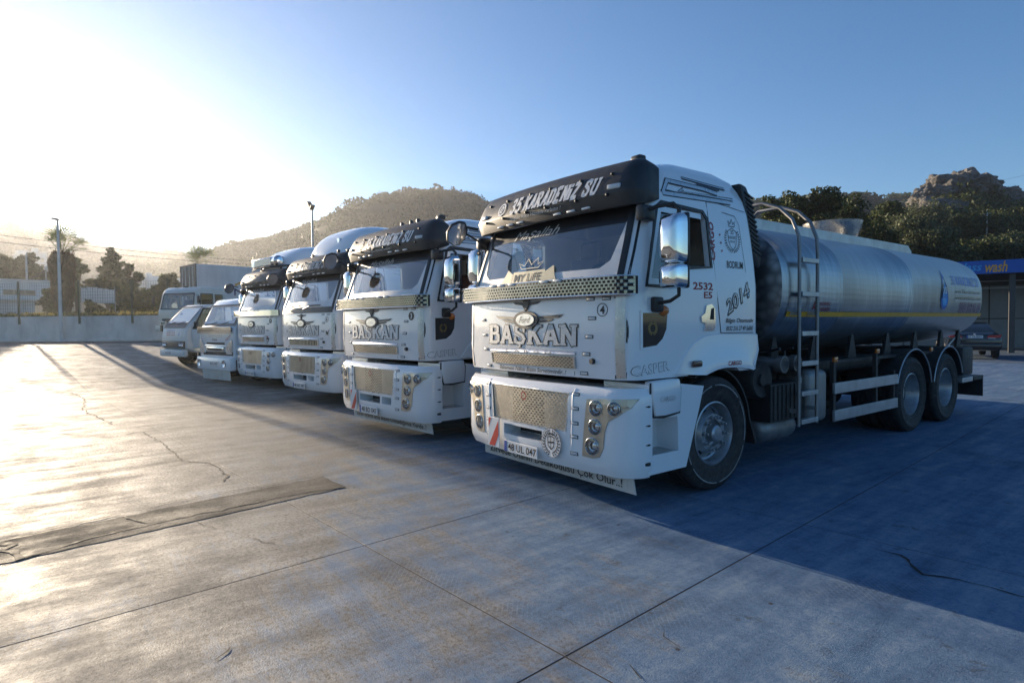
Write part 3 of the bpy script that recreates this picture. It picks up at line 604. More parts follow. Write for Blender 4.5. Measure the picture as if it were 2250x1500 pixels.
# ================================================================= TANKER TRUCKS
DUST = (.30, .26, .21)
M_WHITE = pm('white_paint', (.83, .835, .84), .22, coat=.8, var=.015, vs=.8, dirt=(.55, .51, .45), da=.06)
M_BLACK = pm('black_plastic', (.018, .019, .022), .42, var=.3, vs=6, dirt=(.09, .08, .07), da=.5)
M_VISOR = pm('visor_black', (.022, .023, .026), .48, var=.2, vs=4, dirt=(.07, .065, .06), da=.35)
M_CHROME = pm('chrome', (.80, .80, .80), .07, 1, var=.05, vs=9)
M_PERF = pm('perforated_steel', (.55, .50, .42), .34, .85, var=.15, vs=9)
M_TRIM = pm('satin_trim', (.62, .62, .62), .3, .9)
M_ALU = pm('aluminium', (.50, .51, .52), .42, .8, var=.2, vs=5, dirt=(.2, .18, .16), da=.4)
M_RUB = pm('tyre_rubber', (.020, .020, .021), .75, var=.35, vs=9, dirt=(.10, .09, .08), da=.6, bmp=.3, bs=90)
M_RIM = pm('rim_silver', (.42, .44, .46), .36, .7, var=.2, vs=7, dirt=(.13, .11, .09), da=.6)
M_CHAS = pm('chassis_black', (.022, .022, .023), .6, var=.3, vs=5, dirt=(.10, .09, .075), da=.6)
M_VBLK = pm('black_vinyl', (.012, .012, .014), .35); M_VGRY = pm('grey_vinyl', (.62, .62, .61), .4, var=.2, vs=60)
M_VWHT = pm('white_vinyl', (.72, .72, .72), .4); M_VSIL = pm('silver_vinyl', (.55, .56, .58), .3, .5); M_VRED = pm('red_vinyl', (.35, .03, .035), .4)
M_RED = pm('warning_red', (.58, .045, .03), .4); M_EUB = pm('plate_blue', (.01, .06, .34), .4); M_CREAM = pm('cream_vinyl', (.66, .58, .38), .45); M_GOLD = pm('gold_vinyl', (.45, .30, .10), .4, .3)
M_VBLUE = pm('blue_vinyl', (.03, .13, .45), .4); M_YEL = pm('reflex_yellow', (.80, .40, .02), .4, var=.15, vs=6)
M_GLASS = glass_mat('windscreen_glass', (.80, .87, .85), f0=.13); M_DGLASS = glass_mat('dark_glass', (.22, .25, .27), f0=.12)
M_LENS = glass_mat('clear_lens', (.85, .88, .9), f0=.09); M_AMBER = pm('amber_lens', (.62, .17, .02), .18, coat=.6)
M_MARK = pm('marker_lens', (.62, .63, .64), .2, coat=.5); M_REFL = pm('lamp_reflector', (.62, .63, .65), .18, .9, var=.2, vs=30); M_SEAT = pm('seat_cloth', (.10, .035, .03), .9); M_SEATG = pm('seat_grey', (.13, .13, .14), .9)
M_DASH = pm('dashboard', (.12, .12, .125), .7); M_INT = pm('cab_lining', (.42, .41, .39), .9)
M_BARC = pm('dark_chrome', (.26, .25, .23), .12, 1, var=.3, vs=7)
# rolled stainless tank plate
m, n, p = newmat('stainless_plate'); v = coords(n)
st = noise_n(n, coords(n, (1, 26, 1.2)), 1.4, 6, .7); bl = noise_n(n, coords(n, (1, 2.2, .8)), 1.3, 5, .6); q = n.nodes.new('ShaderNodeTexWave'); q.wave_type = 'BANDS'; q.bands_direction = 'Z'
q.inputs['Scale'].default_value = 5.2; q.inputs['Distortion'].default_value = 1.2; q.inputs['Detail'].default_value = 2; lk(n, v, q.inputs['Vector'])
lk(n, mix(n, ramp(n, bl, [(.35, .7), (.65, 0.0)]), ramp(n, st, [(.32, (.34, .345, .35)), (.5, (.47, .475, .48)), (.68, (.62, .625, .63))]), (.34, .345, .35)), p.inputs['Base Color'])
p.inputs['Metallic'].default_value = .95; lk(n, ramp(n, math_n(n, 'ADD', math_n(n, 'MULTIPLY', st, .6), math_n(n, 'MULTIPLY', bl, .4)), [(.3, .30), (.7, .46)]), p.inputs['Roughness'])
bump(n, p, math_n(n, 'ADD', math_n(n, 'MULTIPLY', q.outputs['Fac'], .10), math_n(n, 'ADD', math_n(n, 'MULTIPLY', st, .5), bl)), .35, .012); M_TANK = m
m, n, p = newmat('mottled_tank_head'); v = coords(n); vo = n.nodes.new('ShaderNodeTexVoronoi'); vo.inputs['Scale'].default_value = 9; lk(n, v, vo.inputs['Vector'])
lk(n, mix(n, ramp(n, vo.outputs['Distance'], [(.1, 0.0), (.6, .9)]), (.30, .31, .32), (.10, .105, .11)), p.inputs['Base Color']); p.inputs['Metallic'].default_value = .85; p.inputs['Roughness'].default_value = .42; M_HEAD = m
# ---- cab form (local frame: front towards -y, near side +x)
def cw_(z): return interp(z, [(1.1, 1.2), (1.9, 1.2), (2.3, 1.18), (2.65, 1.15), (2.82, 1.125), (2.94, 1.07), (3.03, .97), (3.09, .80), (3.12, .55)])
def cyf(z): return interp(z, [(1.1, -.462), (1.3, -.482), (1.78, -.472), (1.92, -.45), (2.62, -.20), (2.76, -.13), (2.88, -.02), (2.98, .14), (3.06, .36), (3.12, .62)])
def cyr(z): return interp(z, [(1.1, 1.53), (2.0, 1.53), (2.6, 1.45), (2.8, 1.38), (2.94, 1.27), (3.03, 1.12), (3.09, .98), (3.12, .87)])
RC = .17
def front_y(x, z):                    # cab front skin
    xf = cw_(z)-RC; a = min(abs(x), xf); y = cyf(z)+.07*(a/1.05)**2
    if abs(x) > xf: q = min(abs(x)-xf, RC*.999); y += RC-math.sqrt(RC*RC-q*q)
    return y
def cab_ring(z, inset=0):
    w_ = cw_(z)-inset; yf = cyf(z)+inset; yr = cyr(z)-inset; rc = max(.05, RC-inset*.5); xf = w_-rc; P = []; ye = yf+.07*(xf/1.05)**2
    for k in range(13): x = -xf+2*xf*k/12; P.append((x, yf+.07*(x/1.05)**2, z))
    for k in range(1, 7): a = R(90)*k/6; P.append((xf+rc*math.sin(a), ye+rc-rc*math.cos(a), z))
    rr = .06
    for k in range(1, 4): P.append((w_, ye+rc+(yr-rr-ye-rc)*k/3, z))
    for k in range(1, 4): a = R(90)*k/3; P.append((w_-rr+rr*math.cos(a), yr-rr+rr*math.sin(a), z))
    L = [(-x, y, z) for x, y, z in reversed(P[13:])]
    return [Vector(q) for q in P+L]
CZ = [1.1, 1.3, 1.55, 1.78, 1.92, 2.15, 2.4, 2.62, 2.76, 2.86, 2.94, 2.99, 3.03, 3.06, 3.09, 3.12]
WSH = [(-1.03, 1.94), (1.03, 1.94), (1.075, 2.1), (1.045, 2.57), (1.0, 2.6), (-1.0, 2.6), (-1.045, 2.57), (-1.075, 2.1)]
SWIN = [(-.17, 1.90), (.12, 1.90), (.24, 2.03), (.40, 2.08), (.72, 2.09), (.69, 2.52), (.63, 2.58), (.08, 2.60), (.01, 2.55)]
FAX = .79; FR = .535
def cabmesh():
    body = MB().loft([cab_ring(z) for z in CZ]).mesh('cab', fixn=True); inner = MB().loft([cab_ring(z, .05) for z in CZ[1:-2]]).mesh('i', fixn=True)
    ws = MB().prism(WSH, lambda u, v, d: (u, d, v), -1.2, .30).mesh('c', fixn=True)
    sw = MB().prism(SWIN, lambda u, v, d: (d, u, v), -2, 2).mesh('c', fixn=True)
    ar = MB().lathe([(0, -2), (.70, -2), (.70, 2), (0, 2)], (0, FAX, FR), 'x', 40).mesh('c', fixn=True)
    return boolean(body, [inner, ws, sw, ar], 32)
CACHE = {}
def cached(k, fn):
    if k not in CACHE: CACHE[k] = fn()
    return CACHE[k]
def part(name, key, fn, mat, parent): return link(name, cached(key, fn), mat, parent)
def islands(mb):
    par_ = list(range(len(mb.v)))
    def fd(i):
        while par_[i] != i: par_[i] = par_[par_[i]]; i = par_[i]
        return i
    for f in mb.f:
        for k in f[1:]: par_[fd(k)] = fd(f[0])
    g = {}
    for f in mb.f: g.setdefault(fd(f[0]), []).append(f)
    out = []
    for fs in g.values():
        ix = {}; m2 = MB()
        for f in fs:
            for k in f:
                if k not in ix: ix[k] = len(m2.v); m2.v.append(mb.v[k])
            m2.f.append(tuple(ix[k] for k in f))
        out.append(m2)
    return out
def parts(name, key, fn, mat, parent, smooth=None, **k):
    L = cached(key, lambda: [q.mesh(name, smooth, **k) for q in islands(fn())]); return [link(name, me, mat, parent) for me in L]
def frontmap(x0, z0, off=.004): return lambda u, v, d=0: Vector((x0+u, front_y(x0+u, z0+v)-off-d, z0+v))
def side_x(y, z):                     # cab side skin, rounded into the front corner
    w_ = cw_(z); xf = w_-RC; yc = cyf(z)+.07*(xf/1.05)**2+RC
    return w_ if y >= yc else xf+math.sqrt(RC*RC-min(RC*.995, yc-y)**2)
def sidemap(y0, z0, off=.004, rot=0):
    c, s = math.cos(rot), math.sin(rot)
    def f(u, v, d=0): y = y0+u*c-v*s; z = z0+u*s+v*c; return Vector((side_x(y, z)+off+d, y, z))
    return f
def strip(mb, pts, w_, fn): ribbon(mb, pts, w_, lambda u, v, d: fn(u, v, d), 0)
# ---- bumper form
BW = 1.25
def bf(x, z=.65):                     # bumper front skin
    a = min(abs(x), .98); y = -.525+.075*(a/1.0)**2
    if abs(x) > .98: q = min(abs(x)-.98, .2695); y += .27-math.sqrt(.27*.27-q*q)
    return y+interp(z, [(.28, .05), (.36, .012), (.45, 0), (.92, 0), (.98, .015), (1.03, .06)])
def bumper_ring(z):
    sc = interp(z, [(.28, .05), (.36, .012), (.45, 0), (.92, 0), (.98, .015), (1.03, .06)]); P = []
    for k in range(21):
        x = -.98+1.96*k/20; P.append((x, bf(x, z), z))
    ye = -.525+.075*.98**2
    for k in range(1, 9): a = R(90)*k/8; P.append((.98+(.27-sc*.6)*math.sin(a), ye+.27-.27*math.cos(a)+sc*math.cos(a), z))
    P += [(1.25-sc*.6, -.165, z), (1.15, -.16, z)]; L = [(-x, y, z) for x, y, z in reversed(P[21:])]
    return [Vector(q) for q in P+L]
LAMPS = ((.895, .855, .066), (1.075, .865, .056), (.885, .695, .066), (.855, .525, .072))
def bumpermesh(two):
    b = MB().loft([bumper_ring(z) for z in (.28, .32, .36, .45, .6, .75, .92, .955, .98, 1.01, 1.03)]).mesh('b', fixn=True); cut = []
    cut.append(MB().prism([(-.545, .62), (.545, .62), (.585, .96), (-.585, .96)], lambda u, v, d: (u, d, v), -.9, -.488).mesh('c', fixn=True))
    cut.append(MB().prism([(-.36, .475), (.24, .475), (.24, .575), (-.36, .575)], lambda u, v, d: (u, d, v), -.9, -.30).mesh('c', fixn=True))
    if two: cut.append(MB().prism([(.29, .475), (.52, .475), (.52, .575), (.29, .575)], lambda u, v, d: (u, d, v), -.9, -.34).mesh('c', fixn=True))
    for x, z, r_ in LAMPS:
        for s in (1, -1): cut.append(MB().lathe([(0, -.9), (r_*1.03, -.9), (r_*1.03, bf(x, z)+.05), (0, bf(x, z)+.05)], (s*x, 0, z), 'y', 24).mesh('c', fixn=True))
    return boolean(b, cut, 35)
def perf(nu, nv, fn, hole=.42):
    """perforated sheet, staggered holes, fn(u in 0..1, v in 0..1)"""
    mb = MB()
    for j in range(nv):
        o = .5 if j % 2 else 0
        for i in range(nu):
            a, b = max(0, (i+o)/nu-.0), min(1, (i+1+o)/nu); 
            if a >= 1: continue
            if o and i == 0: mb.add([fn(0, j/nv), fn(a, j/nv), fn(a, (j+1)/nv), fn(0, (j+1)/nv)], [(0, 1, 2, 3)])
            c0, c1 = j/nv, (j+1)/nv; m = (1-hole)/2; P = [(a, c0), (b, c0), (b, c1), (a, c1)]; w_ = b-a; h_ = c1-c0
            Q = [(a+w_*m, c0+h_*m), (b-w_*m, c0+h_*m), (b-w_*m, c1-h_*m), (a+w_*m, c1-h_*m)]
            if b-a < .7/nu: mb.add([fn(*q) for q in P], [(0, 1, 2, 3)]); continue
            mb.add([fn(*q) for q in P+Q], [(0, 1, 5, 4), (1, 2, 6, 5), (2, 3, 7, 6), (3, 0, 4, 7)])
    return mb
def frame_mb(poly, fn, w_=.012, h_=.008):
    mb = MB(); c = Vector((sum(p[0] for p in poly)/len(poly), sum(p[1] for p in poly)/len(poly))); n = len(poly)
    inn = [Vector(p) for p in poly]; out = [Vector(p)+(Vector(p)-c).normalized()*w_ for p in poly]
    return mb.loft([[fn(p.x, p.y, 0) for p in out], [fn(p.x, p.y, h_) for p in out], [fn(p.x, p.y, h_) for p in inn], [fn(p.x, p.y, 0) for p in inn]], False, False)
def disc(fn, r, n=28, d=0): return MB().add([fn(r*math.cos(2*math.pi*k/n), r*math.sin(2*math.pi*k/n), d) for k in range(n)], [tuple(range(n))])
def ring_mb(fn, r0, r1, n=28, d=0):
    mb = MB(); mb.add([fn(r*math.cos(2*math.pi*k/n), r*math.sin(2*math.pi*k/n), d) for r in (r0, r1) for k in range(n)], [(k, (k+1) % n, n+(k+1) % n, n+k) for k in range(n)]); return mb
def wreath(mb, fn, r, leaf=.02, a0=-80, a1=60, d=0):
    for s in (-1, 1):
        for k in range(11):
            a = R(a0+(a1-a0)*k/10); c = Vector((s*r*math.cos(a), r*math.sin(a))); t = Vector((-s*math.sin(a), math.cos(a)))
            for e in (-1, 1):
                q = (t*.8+Vector((-t.y, t.x))*e*.7).normalized(); nn = Vector((-q.y, q.x)); P = [c, c+q*leaf*.5+nn*leaf*.22, c+q*leaf, c+q*leaf*.5-nn*leaf*.22]
                mb.add([fn(u.x, u.y, d) for u in P], [(0, 1, 2, 3)])
    return mb
def crest(parent, fn, s, mats, name='crest'):
    """shield in a wreath under a small crown"""
    mb = MB(); P = [(-.3, .32), (-.16, .38), (0, .46), (.16, .38), (.3, .32), (.28, -.05), (.18, -.28), (0, -.42), (-.18, -.28), (-.28, -.05), (-.3, .32)]
    ribbon(mb, [(x*s, y*s) for x, y in P], .025*s, fn, 0); wreath(mb, fn, .48*s, .11*s, -85, 35)
    ribbon(mb, [(x*s, y*s) for x, y in [(-.18, .52), (-.24, .74), (-.1, .62), (0, .82), (.1, .62), (.24, .74), (.18, .52), (-.18, .52)]], .03*s, fn, .0006)
    return mb.build(name, mats, parent)
# ---- wheels: built about the origin, outside face towards +x
def tyre_mesh():
    pr = [(.30, -.13), (.36, -.15), (.45, -.155), (.505, -.14), (.528, -.115), (.535, -.09), (.535, -.062), (.523, -.06), (.523, -.048), (.535, -.046), (.535, -.006), (.523, -.004), (.523, .008), (.535, .01), (.535, .052), (.523, .054), (.523, .066), (.535, .068), (.535, .10), (.527, .122), (.51, .14), (.47, .153), (.465, .158), (.445, .158), (.44, .154), (.38, .152), (.32, .14), (.295, .118)]
    return MB().lathe(pr, (0, 0, 0), 'x', 56).mesh('tyre', 40, fixn=True)
def lug_mb(n, r, h, hr=.016, l=.05):
    mb = MB()
    for k in range(n): a = 2*math.pi*k/n; c = (h, r*math.cos(a), r*math.sin(a)); mb.tube([c, (h+l*.5, c[1], c[2])], hr*1.25, 6).tube([(h+l*.5, c[1], c[2]), (h+l, c[1], c[2])], hr*.7, 6)
    return mb
def rim_front(): return MB().lathe([(.30, -.12), (.292, .10), (.30, .125), (.288, .13), (.272, .10), (.262, .03), (.245, .02), (.205, .055), (.185, .105), (.18, .112), (.13, .112), (.125, .07), (.08, .06)], (0, 0, 0), 'x', 48, skip=lambda k, i: i == 6 and k % 6 in (0, 1)).mesh('rim', 35, fixn=True)
def rim_rear(): return MB().lathe([(.30, -.12), (.292, .10), (.30, .125), (.288, .13), (.272, .09), (.258, -.06), (.24, -.09), (.19, -.10), (.13, -.10), (.125, -.02), (.115, .0), (.05, .005), (0, .005)], (0, 0, 0), 'x', 48, skip=lambda k, i: i == 6 and k % 6 in (0, 1)).mesh('rim', 35, fixn=True)
def hub_front(): return MB().lathe([(.12, .05), (.10, .07), (.082, .085), (.078, .15), (.06, .165), (0, .168)], (0, 0, 0), 'x', 24).mesh('hub', 35, fixn=True)
def wheel(parent, x, y, z, front, side, near=False, name='wheel'):
    e = empty(name, (x, y, z), 0, parent); e.rotation_euler = (random.uniform(0, 6.28), 0, 0 if side > 0 else math.pi)
    part('tyre', 'tyre', tyre_mesh, M_RUB, e); r = part('rim', 'rim'+str(front), rim_front if front else rim_rear, M_RIM, e)
    part('brake_drum', 'drum', lambda: MB().lathe([(0, -.02), (.2, -.02), (.21, -.13), (0, -.13)], (0, 0, 0), 'x', 24).mesh('drum', 35, fixn=True), M_CHAS, e)
    if front: part('hub', 'hubf', hub_front, M_RIM, e)
    if front and near:
        for k in range(10):
            a = 2*math.pi*k/10; nu = part('wheel_nut', 'nut', lambda: MB().tube([(0, 0, 0), (.028, 0, 0)], .02, 6).tube([(.028, 0, 0), (.055, 0, 0)], .011, 6).mesh('nut'), M_RIM, e); nu.location = (.112, .155*math.cos(a), .155*math.sin(a))
    else: part('wheel_nuts', 'lugs'+str(front), lambda: lug_mb(10, .155, .112 if front else -.10).mesh('l'), M_RIM, e)
    if front: part('whitewall_scuff', 'scuff', lambda: MB().lathe([(.463, .1595), (.452, .1595)], (0, 0, 0), 'x', 56, skip=lambda k, i: k % 9 == 3).mesh('s'), M_SCUFF, e)
    return e
M_SCUFF = pm('kerb_scuff', (.30, .30, .30), .8, var=.5, vs=12)
def sup(t, e): c = math.cos(t); return math.copysign(abs(c)**(2/e), c)
def tank_pt(t, s=1.0, e=2.6): return Vector((1.235*s*sup(t, e), 0, 1.95+.765*s*math.copysign(abs(math.sin(t))**(2/e), math.sin(t))))
TY0, TY1 = 1.93, 8.62
def tank_x(z): k = max(0, 1-abs((z-1.95)/.765)**2.6); return 1.235*k**(1/2.6)
def tankmesh():
    rings = []; N = 64
    for y, s in [(TY0, .80), (TY0+.02, .90), (TY0+.06, .965), (TY0+.11, .99), (TY0+.16, 1)]+[q for c in (3.2, 3.28, 5.32, 5.4) for q in ((c-.012, 1), (c, 1.005), (c+.012, 1))]+[(TY1-.30, 1), (TY1-.18, .99), (TY1-.09, .955), (TY1-.03, .90), (TY1, .82)]:
        r = []
        for k in range(N): q = tank_pt(2*math.pi*k/N, s); r.append((q.x, y, q.z))
        rings.append([Vector(q) for q in r])
    return MB().loft(rings).mesh('tank', 30, fixn=True)
def tanker(name, loc, rz, label, group, V):
    near = V['near']; T = empty(name, loc, rz); tag(T, label, 'truck', group)
    # -- cab
    cab = part('cab', 'cab', cabmesh, M_WHITE, T)
    part('cab_lining', 'lining', lambda: MB().loft([cab_ring(z, .055) for z in (1.31, 1.6, 1.86)]).mesh('l', 40), M_DASH, cab)
    part('headliner', 'headl', lambda: MB().loft([cab_ring(z, .06) for z in (2.64, 2.8)], False, True).mesh('l', 40), M_INT, cab)
    ws = part('windscreen', 'ws', lambda: MB().sheet(20, 8, lambda u, v: Vector(((2*u-1)*1.04, front_y((2*u-1)*1.04, 1.935+v*.67)+.014, 1.935+v*.67))).mesh('ws', 60), V.get('glass', M_GLASS), cab)
    def film():
        mb = MB(); z0 = 1.94
        for k in range(20):
            xs_ = [-1.03+2.06*(k+i)/20 for i in (0, 1)]
            def top(x): return interp(abs(x), [(0, 2.055), (.84, 2.05), (.90, 2.06), (.97, 2.2), (1.0, 2.34), (1.03, 2.58)])
            P = [(x, z0+(top(x)-z0)*j/3) for x in xs_ for j in range(4)]
            mb.add([Vector((x, front_y(x, z)+.009, z)) for x, z in P], [(j, j+4, j+5, j+1) for j in range(3)])
        return mb.mesh('film', 60)
    part('white_film', 'film', film, M_VWHT, ws)
    part('tinted_band', 'band', lambda: MB().sheet(16, 2, lambda u, v: Vector(((2*u-1)*1.0, front_y((2*u-1)*1.0, 2.44+v*.15)+.010, 2.44+v*.15))).mesh('band', 60), M_VBLK, ws)
    if V.get('masallah', True): text_obj('lettering', 'Maşallah', .72, .12, lambda u, v: Vector((-.16+u, front_y(-.16+u, 2.47+v)+.004, 2.47+v)), M_VGRY, ws, shear=.5, res=2)
    if V.get('life'):
        def lf(u, v, d=0): x = -.10+u; z = 2.03+v+.05*u*u; return Vector((x, front_y(x, z)-.001-d, z))
        rbn = MB().sheet(10, 1, lambda u, v: lf((u-.5)*.5, (v-.5)*.13)).mesh('r', 60); link('ribbon_sticker', rbn, M_CREAM, ws)
        for s in (-1, 1): MB().add([lf(s*.25, .04, .001), lf(s*.36, .09, .001), lf(s*.40, .0, .001), lf(s*.46, -.09, .001), lf(s*.36, -.1, .001), lf(s*.25, -.07, .001)], [(0, 1, 2, 3, 4, 5)]).build('ribbon_tail', M_CREAM, ws)
        text_obj('lettering', 'MY LiFE', .42, .075, lambda u, v: lf(u, v, .003), M_VBLK, ws, bold=.01)
        mb = MB(); ribbon(mb, [(-.13, .09), (-.19, .15), (-.09, .12), (-.05, .19), (.02, .125), (.10, .19), (.12, .125), (.20, .15), (.14, .09), (-.13, .09)], .008, lambda u, v, d: lf(u, v, .002), 0); mb.build('crown_sticker', M_CREAM, ws)
    # black screen surround, pillars, wipers
    def pillar(s):
        mb = MB(); P = []
        for k in range(9):
            z = 1.88+.80*k/8; w_ = cw_(z); xf = w_-RC; yc = cyf(z)+.07*(xf/1.05)**2+RC
            P += [Vector((s*(xf+(RC+.006)*math.sin(a)), yc-(RC+.006)*math.cos(a), z)) for a in (R(6), R(13), R(20), R(27))]
        return mb.add(P, [(4*k+i, 4*k+i+1, 4*k+i+5, 4*k+i+4) for k in range(8) for i in range(3)]).mesh('p', 50)
    for s in (1, -1): part('pillar_trim', 'pillar%d' % s, lambda: pillar(s), M_BLACK, cab)
    part('cowl_panel', 'cowl', lambda: MB().sheet(20, 1, lambda u, v: Vector(((2*u-1)*1.1, front_y((2*u-1)*1.1, 1.82+v*.115)-.012, 1.82+v*.115))).mesh('c', 50), M_BLACK, cab)
    for x0, x1 in ((-.75, -.18), (.05, .62)):
        wp = part('wiper', 'wip%.1f' % x0, lambda: MB().tube([(x0, front_y(x0, 1.9)-.03, 1.9), ((x0+x1)/2, front_y(x0, 1.95)-.05, 1.955), (x1, front_y(x1, 1.97)-.03, 1.975)], .009, 5).box(((x0+x1)/2+.12, front_y(x1, 1.98)-.03, 1.972), (.5, .012, .02)).mesh('w'), M_BLACK, cab)
    # -- front panel: fine gap lines, grille, emblem, words
    def seam_front():
        mb = MB(); ribbon(mb, [(-1.055, 1.11), (-1.055, 1.80)], .012, frontmap(0, 0, .0015), 0); ribbon(mb, [(1.055, 1.80), (1.055, 1.11)], .012, frontmap(0, 0, .0015), 0)
        ribbon(mb, [(.605, 1.115), (.635, 1.45), (.645, 1.50)], .006, frontmap(0, 0, .0015), 0); return mb
    parts('panel_gap', 'seamf', seam_front, M_VBLK, cab)
    for s in (1, -1):
        part('corner_strip', 'chst%d' % s, lambda: MB().sheet(4, 6, lambda u, v: Vector((s*(1.066+.075*u), front_y(1.066+.075*u, 1.115+v*.68)-.004, 1.115+v*.68))).mesh('c', 50), M_TRIM, cab)
    ug = V.get('upper', 'perf')
    if ug == 'perf': part('upper_grille', 'ugp', lambda: perf(26, 6, lambda u, v: Vector(((u-.5)*1.24, front_y((u-.5)*1.24, 1.18+v*.10)-.014, 1.18+v*.10)), .46).mesh('g'), M_PERF, cab)
    else: part('upper_grille', 'ugs', lambda: [MB()][0].mesh('x') if False else sum_boxes([((-.6+k*.06), front_y(-.6+k*.06, 1.22)-.012, 1.225, .022, .012, .10) for k in range(21)]), M_PERF, cab)
    g = cab.children[-1]
    part('grille_backing', 'ugb', lambda: MB().sheet(8, 1, lambda u, v: Vector(((u-.5)*1.24, front_y((u-.5)*1.24, 1.18+v*.10)-.003, 1.18+v*.10))).mesh('g'), M_DARK, g)
    part('grille_frame', 'ugf', lambda: frame_mb([(-.62, 1.178), (-.3, 1.178), (.3, 1.178), (.62, 1.178), (.62, 1.282), (.3, 1.282), (-.3, 1.282), (-.62, 1.282)], frontmap(0, 0, .002), .014, .016).mesh('f'), M_TRIM, g)
    hood = part('grille_brow', 'ugh', lambda: MB().loft([[frontmap(0, 0)(x, 1.298, 0), frontmap(0, 0)(x, 1.335-.02*abs(x), 0), frontmap(0, 0)(x, 1.325-.02*abs(x), .012), frontmap(0, 0)(x, 1.302, .016)] for x in [-.64+1.28*k/12 for k in range(13)]]).mesh('h', 40, fixn=True), M_TRIM, g)
    if near: text_obj('lettering', 'CARGO', .7, .022, lambda u, v: Vector((u, front_y(u, 1.312)-.0215, 1.312+v)), M_CHROME, g, spacing=2.2, bold=.01)
    # emblem
    em = part('emblem', 'emb', lambda: MB().prism([(.19*math.cos(2*math.pi*k/28), .085*math.sin(2*math.pi*k/28)) for k in range(28)], lambda u, v, d: frontmap(-.03, 1.615)(u, v, d), 0, .016).mesh('e', 40, fixn=True), M_STEEL, cab)
    part('emblem_oval', 'embo', lambda: MB().prism([(.14*math.cos(2*math.pi*k/28), .058*math.sin(2*math.pi*k/28)) for k in range(28)], lambda u, v, d: frontmap(-.03, 1.615)(u, v, d), .0165, .022).mesh('e', 40, fixn=True), M_TRIM if not V.get('dark_emblem') else M_STEEL, em)
    text_obj('lettering', 'Ford', .17, .06, lambda u, v: frontmap(-.03, 1.615)(u, v, .0235), M_STEEL if not V.get('dark_emblem') else M_TRIM, em, shear=.35)
    if V.get('wings', True):
        for s in (1, -1):
            part('emblem_wing', 'wing%d' % s, lambda: MB().prism([(s*.18, .03), (s*.52, .045), (s*.46, .015), (s*.19, .005)][::s], lambda u, v, d: frontmap(-.03, 1.615)(u, v, d), .002, .010).prism([(s*.19, -.005), (s*.40, .005), (s*.34, -.02), (s*.18, -.03)][::s], lambda u, v, d: frontmap(-.03, 1.615)(u, v, d), .002, .010).mesh('w', fixn=True), M_STEEL, em)
        sb = part('bonnet_badge', 'badge', lambda: MB().prism([(-.045, .05), (.045, .05), (.05, .0), (0, -.06), (-.05, .0)], lambda u, v, d: frontmap(-.03, 1.755)(u, v, d), 0, .014).prism([(.05, .03), (.22, .035), (.16, .01), (.05, .0)], lambda u, v, d: frontmap(-.03, 1.755)(u, v, d), 0, .007).prism([(-.05, .0), (-.16, .01), (-.22, .035), (-.05, .03)], lambda u, v, d: frontmap(-.03, 1.755)(u, v, d), 0, .007).mesh('b', fixn=True), M_STEEL, cab)
    fmp = frontmap(-.015, 1.472)
    slab_text('lettering', 'BAŞKAN', 1.34, .185, fmp, M_VBLK, cab, .20, .085, 0, 0)
    slab_text('lettering', 'BAŞKAN', 1.34, .185, fmp, V.get('word', M_VGRY), cab, .19, 0, 0, .003)
    if near: text_obj('lettering', 'Babamızın Nâkısı Bizim Servetimizdir..!', 1.02, .042, frontmap(0, 1.137), M_VBLK, cab, shear=.35)
    # number disc
    nd = frontmap(.93, 1.69); o = ring_mb(nd, .05, .057).build('number_ring', M_VBLK, cab)
    if V.get('numinv'): disc(nd, .05, d=-.001).build('number_disc', M_VBLK, cab)
    text_obj('lettering', V['num'], None, .07, lambda u, v: nd(u, v, .001), M_VWHT if V.get('numinv') else M_VBLK, cab, bold=.03)
    # marker lamps on the panel
    def marker(): return MB().box((0, 0, 0), (.075, .010, .020)).mesh('m', 40, bevel=.003)
    def put_marker(par_, x, z, fy, s=1):
        e = 1e-3; yy = fy(x, z); o = part('marker_lamp', 'marker', marker, M_MARK, par_); o.location = (x, yy-.003, z); o.rotation_euler.z = math.atan((fy(x+.02, z)-fy(x-.02, z))/.04)
        part('lamp_base', 'mkb', lambda: MB().box((0, .003, 0), (.088, .009, .031)).mesh('m', 40), M_BLACK, o)
    for s in (1, -1):
        for x, z in ((.82, 1.62), (.79, 1.46), (.76, 1.31), (.72, 1.14)): put_marker(cab, s*x, z, front_y)
    for x in (.80, .97): put_marker(cab, x, 1.785, front_y)
    kb = part('front_camera', 'knob', lambda: MB().lathe([(0, -.03), (.022, -.03), (.026, 0)], (.83, front_y(.83, 1.25), 1.25), 'y', 12).mesh('k', 40, fixn=True), M_BLACK, cab)
    # -- sun visor
    def vis_ring():
        base = cab_ring(2.66); n0 = 13+6; P = [base[i] for i in range(13)]; Rr = [base[i] for i in range(13, 20)]
        path = [Vector((-q.x, q.y, 0)) for q in reversed(Rr)]+[Vector((q.x, q.y, 0)) for q in P]+[Vector((q.x, q.y, 0)) for q in Rr]
        path = [q for q in path if q.y < .10]; return path
    PROF = [(.15, 2.565), (.16, 2.568), (.195, 2.685), (.195, 2.70), (.16, 2.79), (.115, 2.88), (.08, 2.925), (.04, 2.965), (-.03, 2.99), (-.12, 3.005)]
    def visor():
        path = vis_ring(); rings = []; n = len(path)
        for i, q in enumerate(path):
            t = (path[min(i+1, n-1)]-path[max(0, i-1)]).normalized(); nn = Vector((t.y, -t.x, 0)); k = min(1, .25+min(i, n-1-i)*.22) if min(i, n-1-i) < 4 else 1
            kk = k*max(.12, abs(nn.y))**1.0
            rings.append([Vector((q.x+nn.x*d*kk, q.y+nn.y*d*k, 2.66+(z-2.66)*(k if z < 2.66 else .6+.4*k))) for d, z in PROF+[(-.12, 2.98), (.03, 2.93), (.11, 2.82), (.17, 2.69), (.14, 2.60)]])
        return MB().loft(rings).mesh('v', 34, fixn=True)
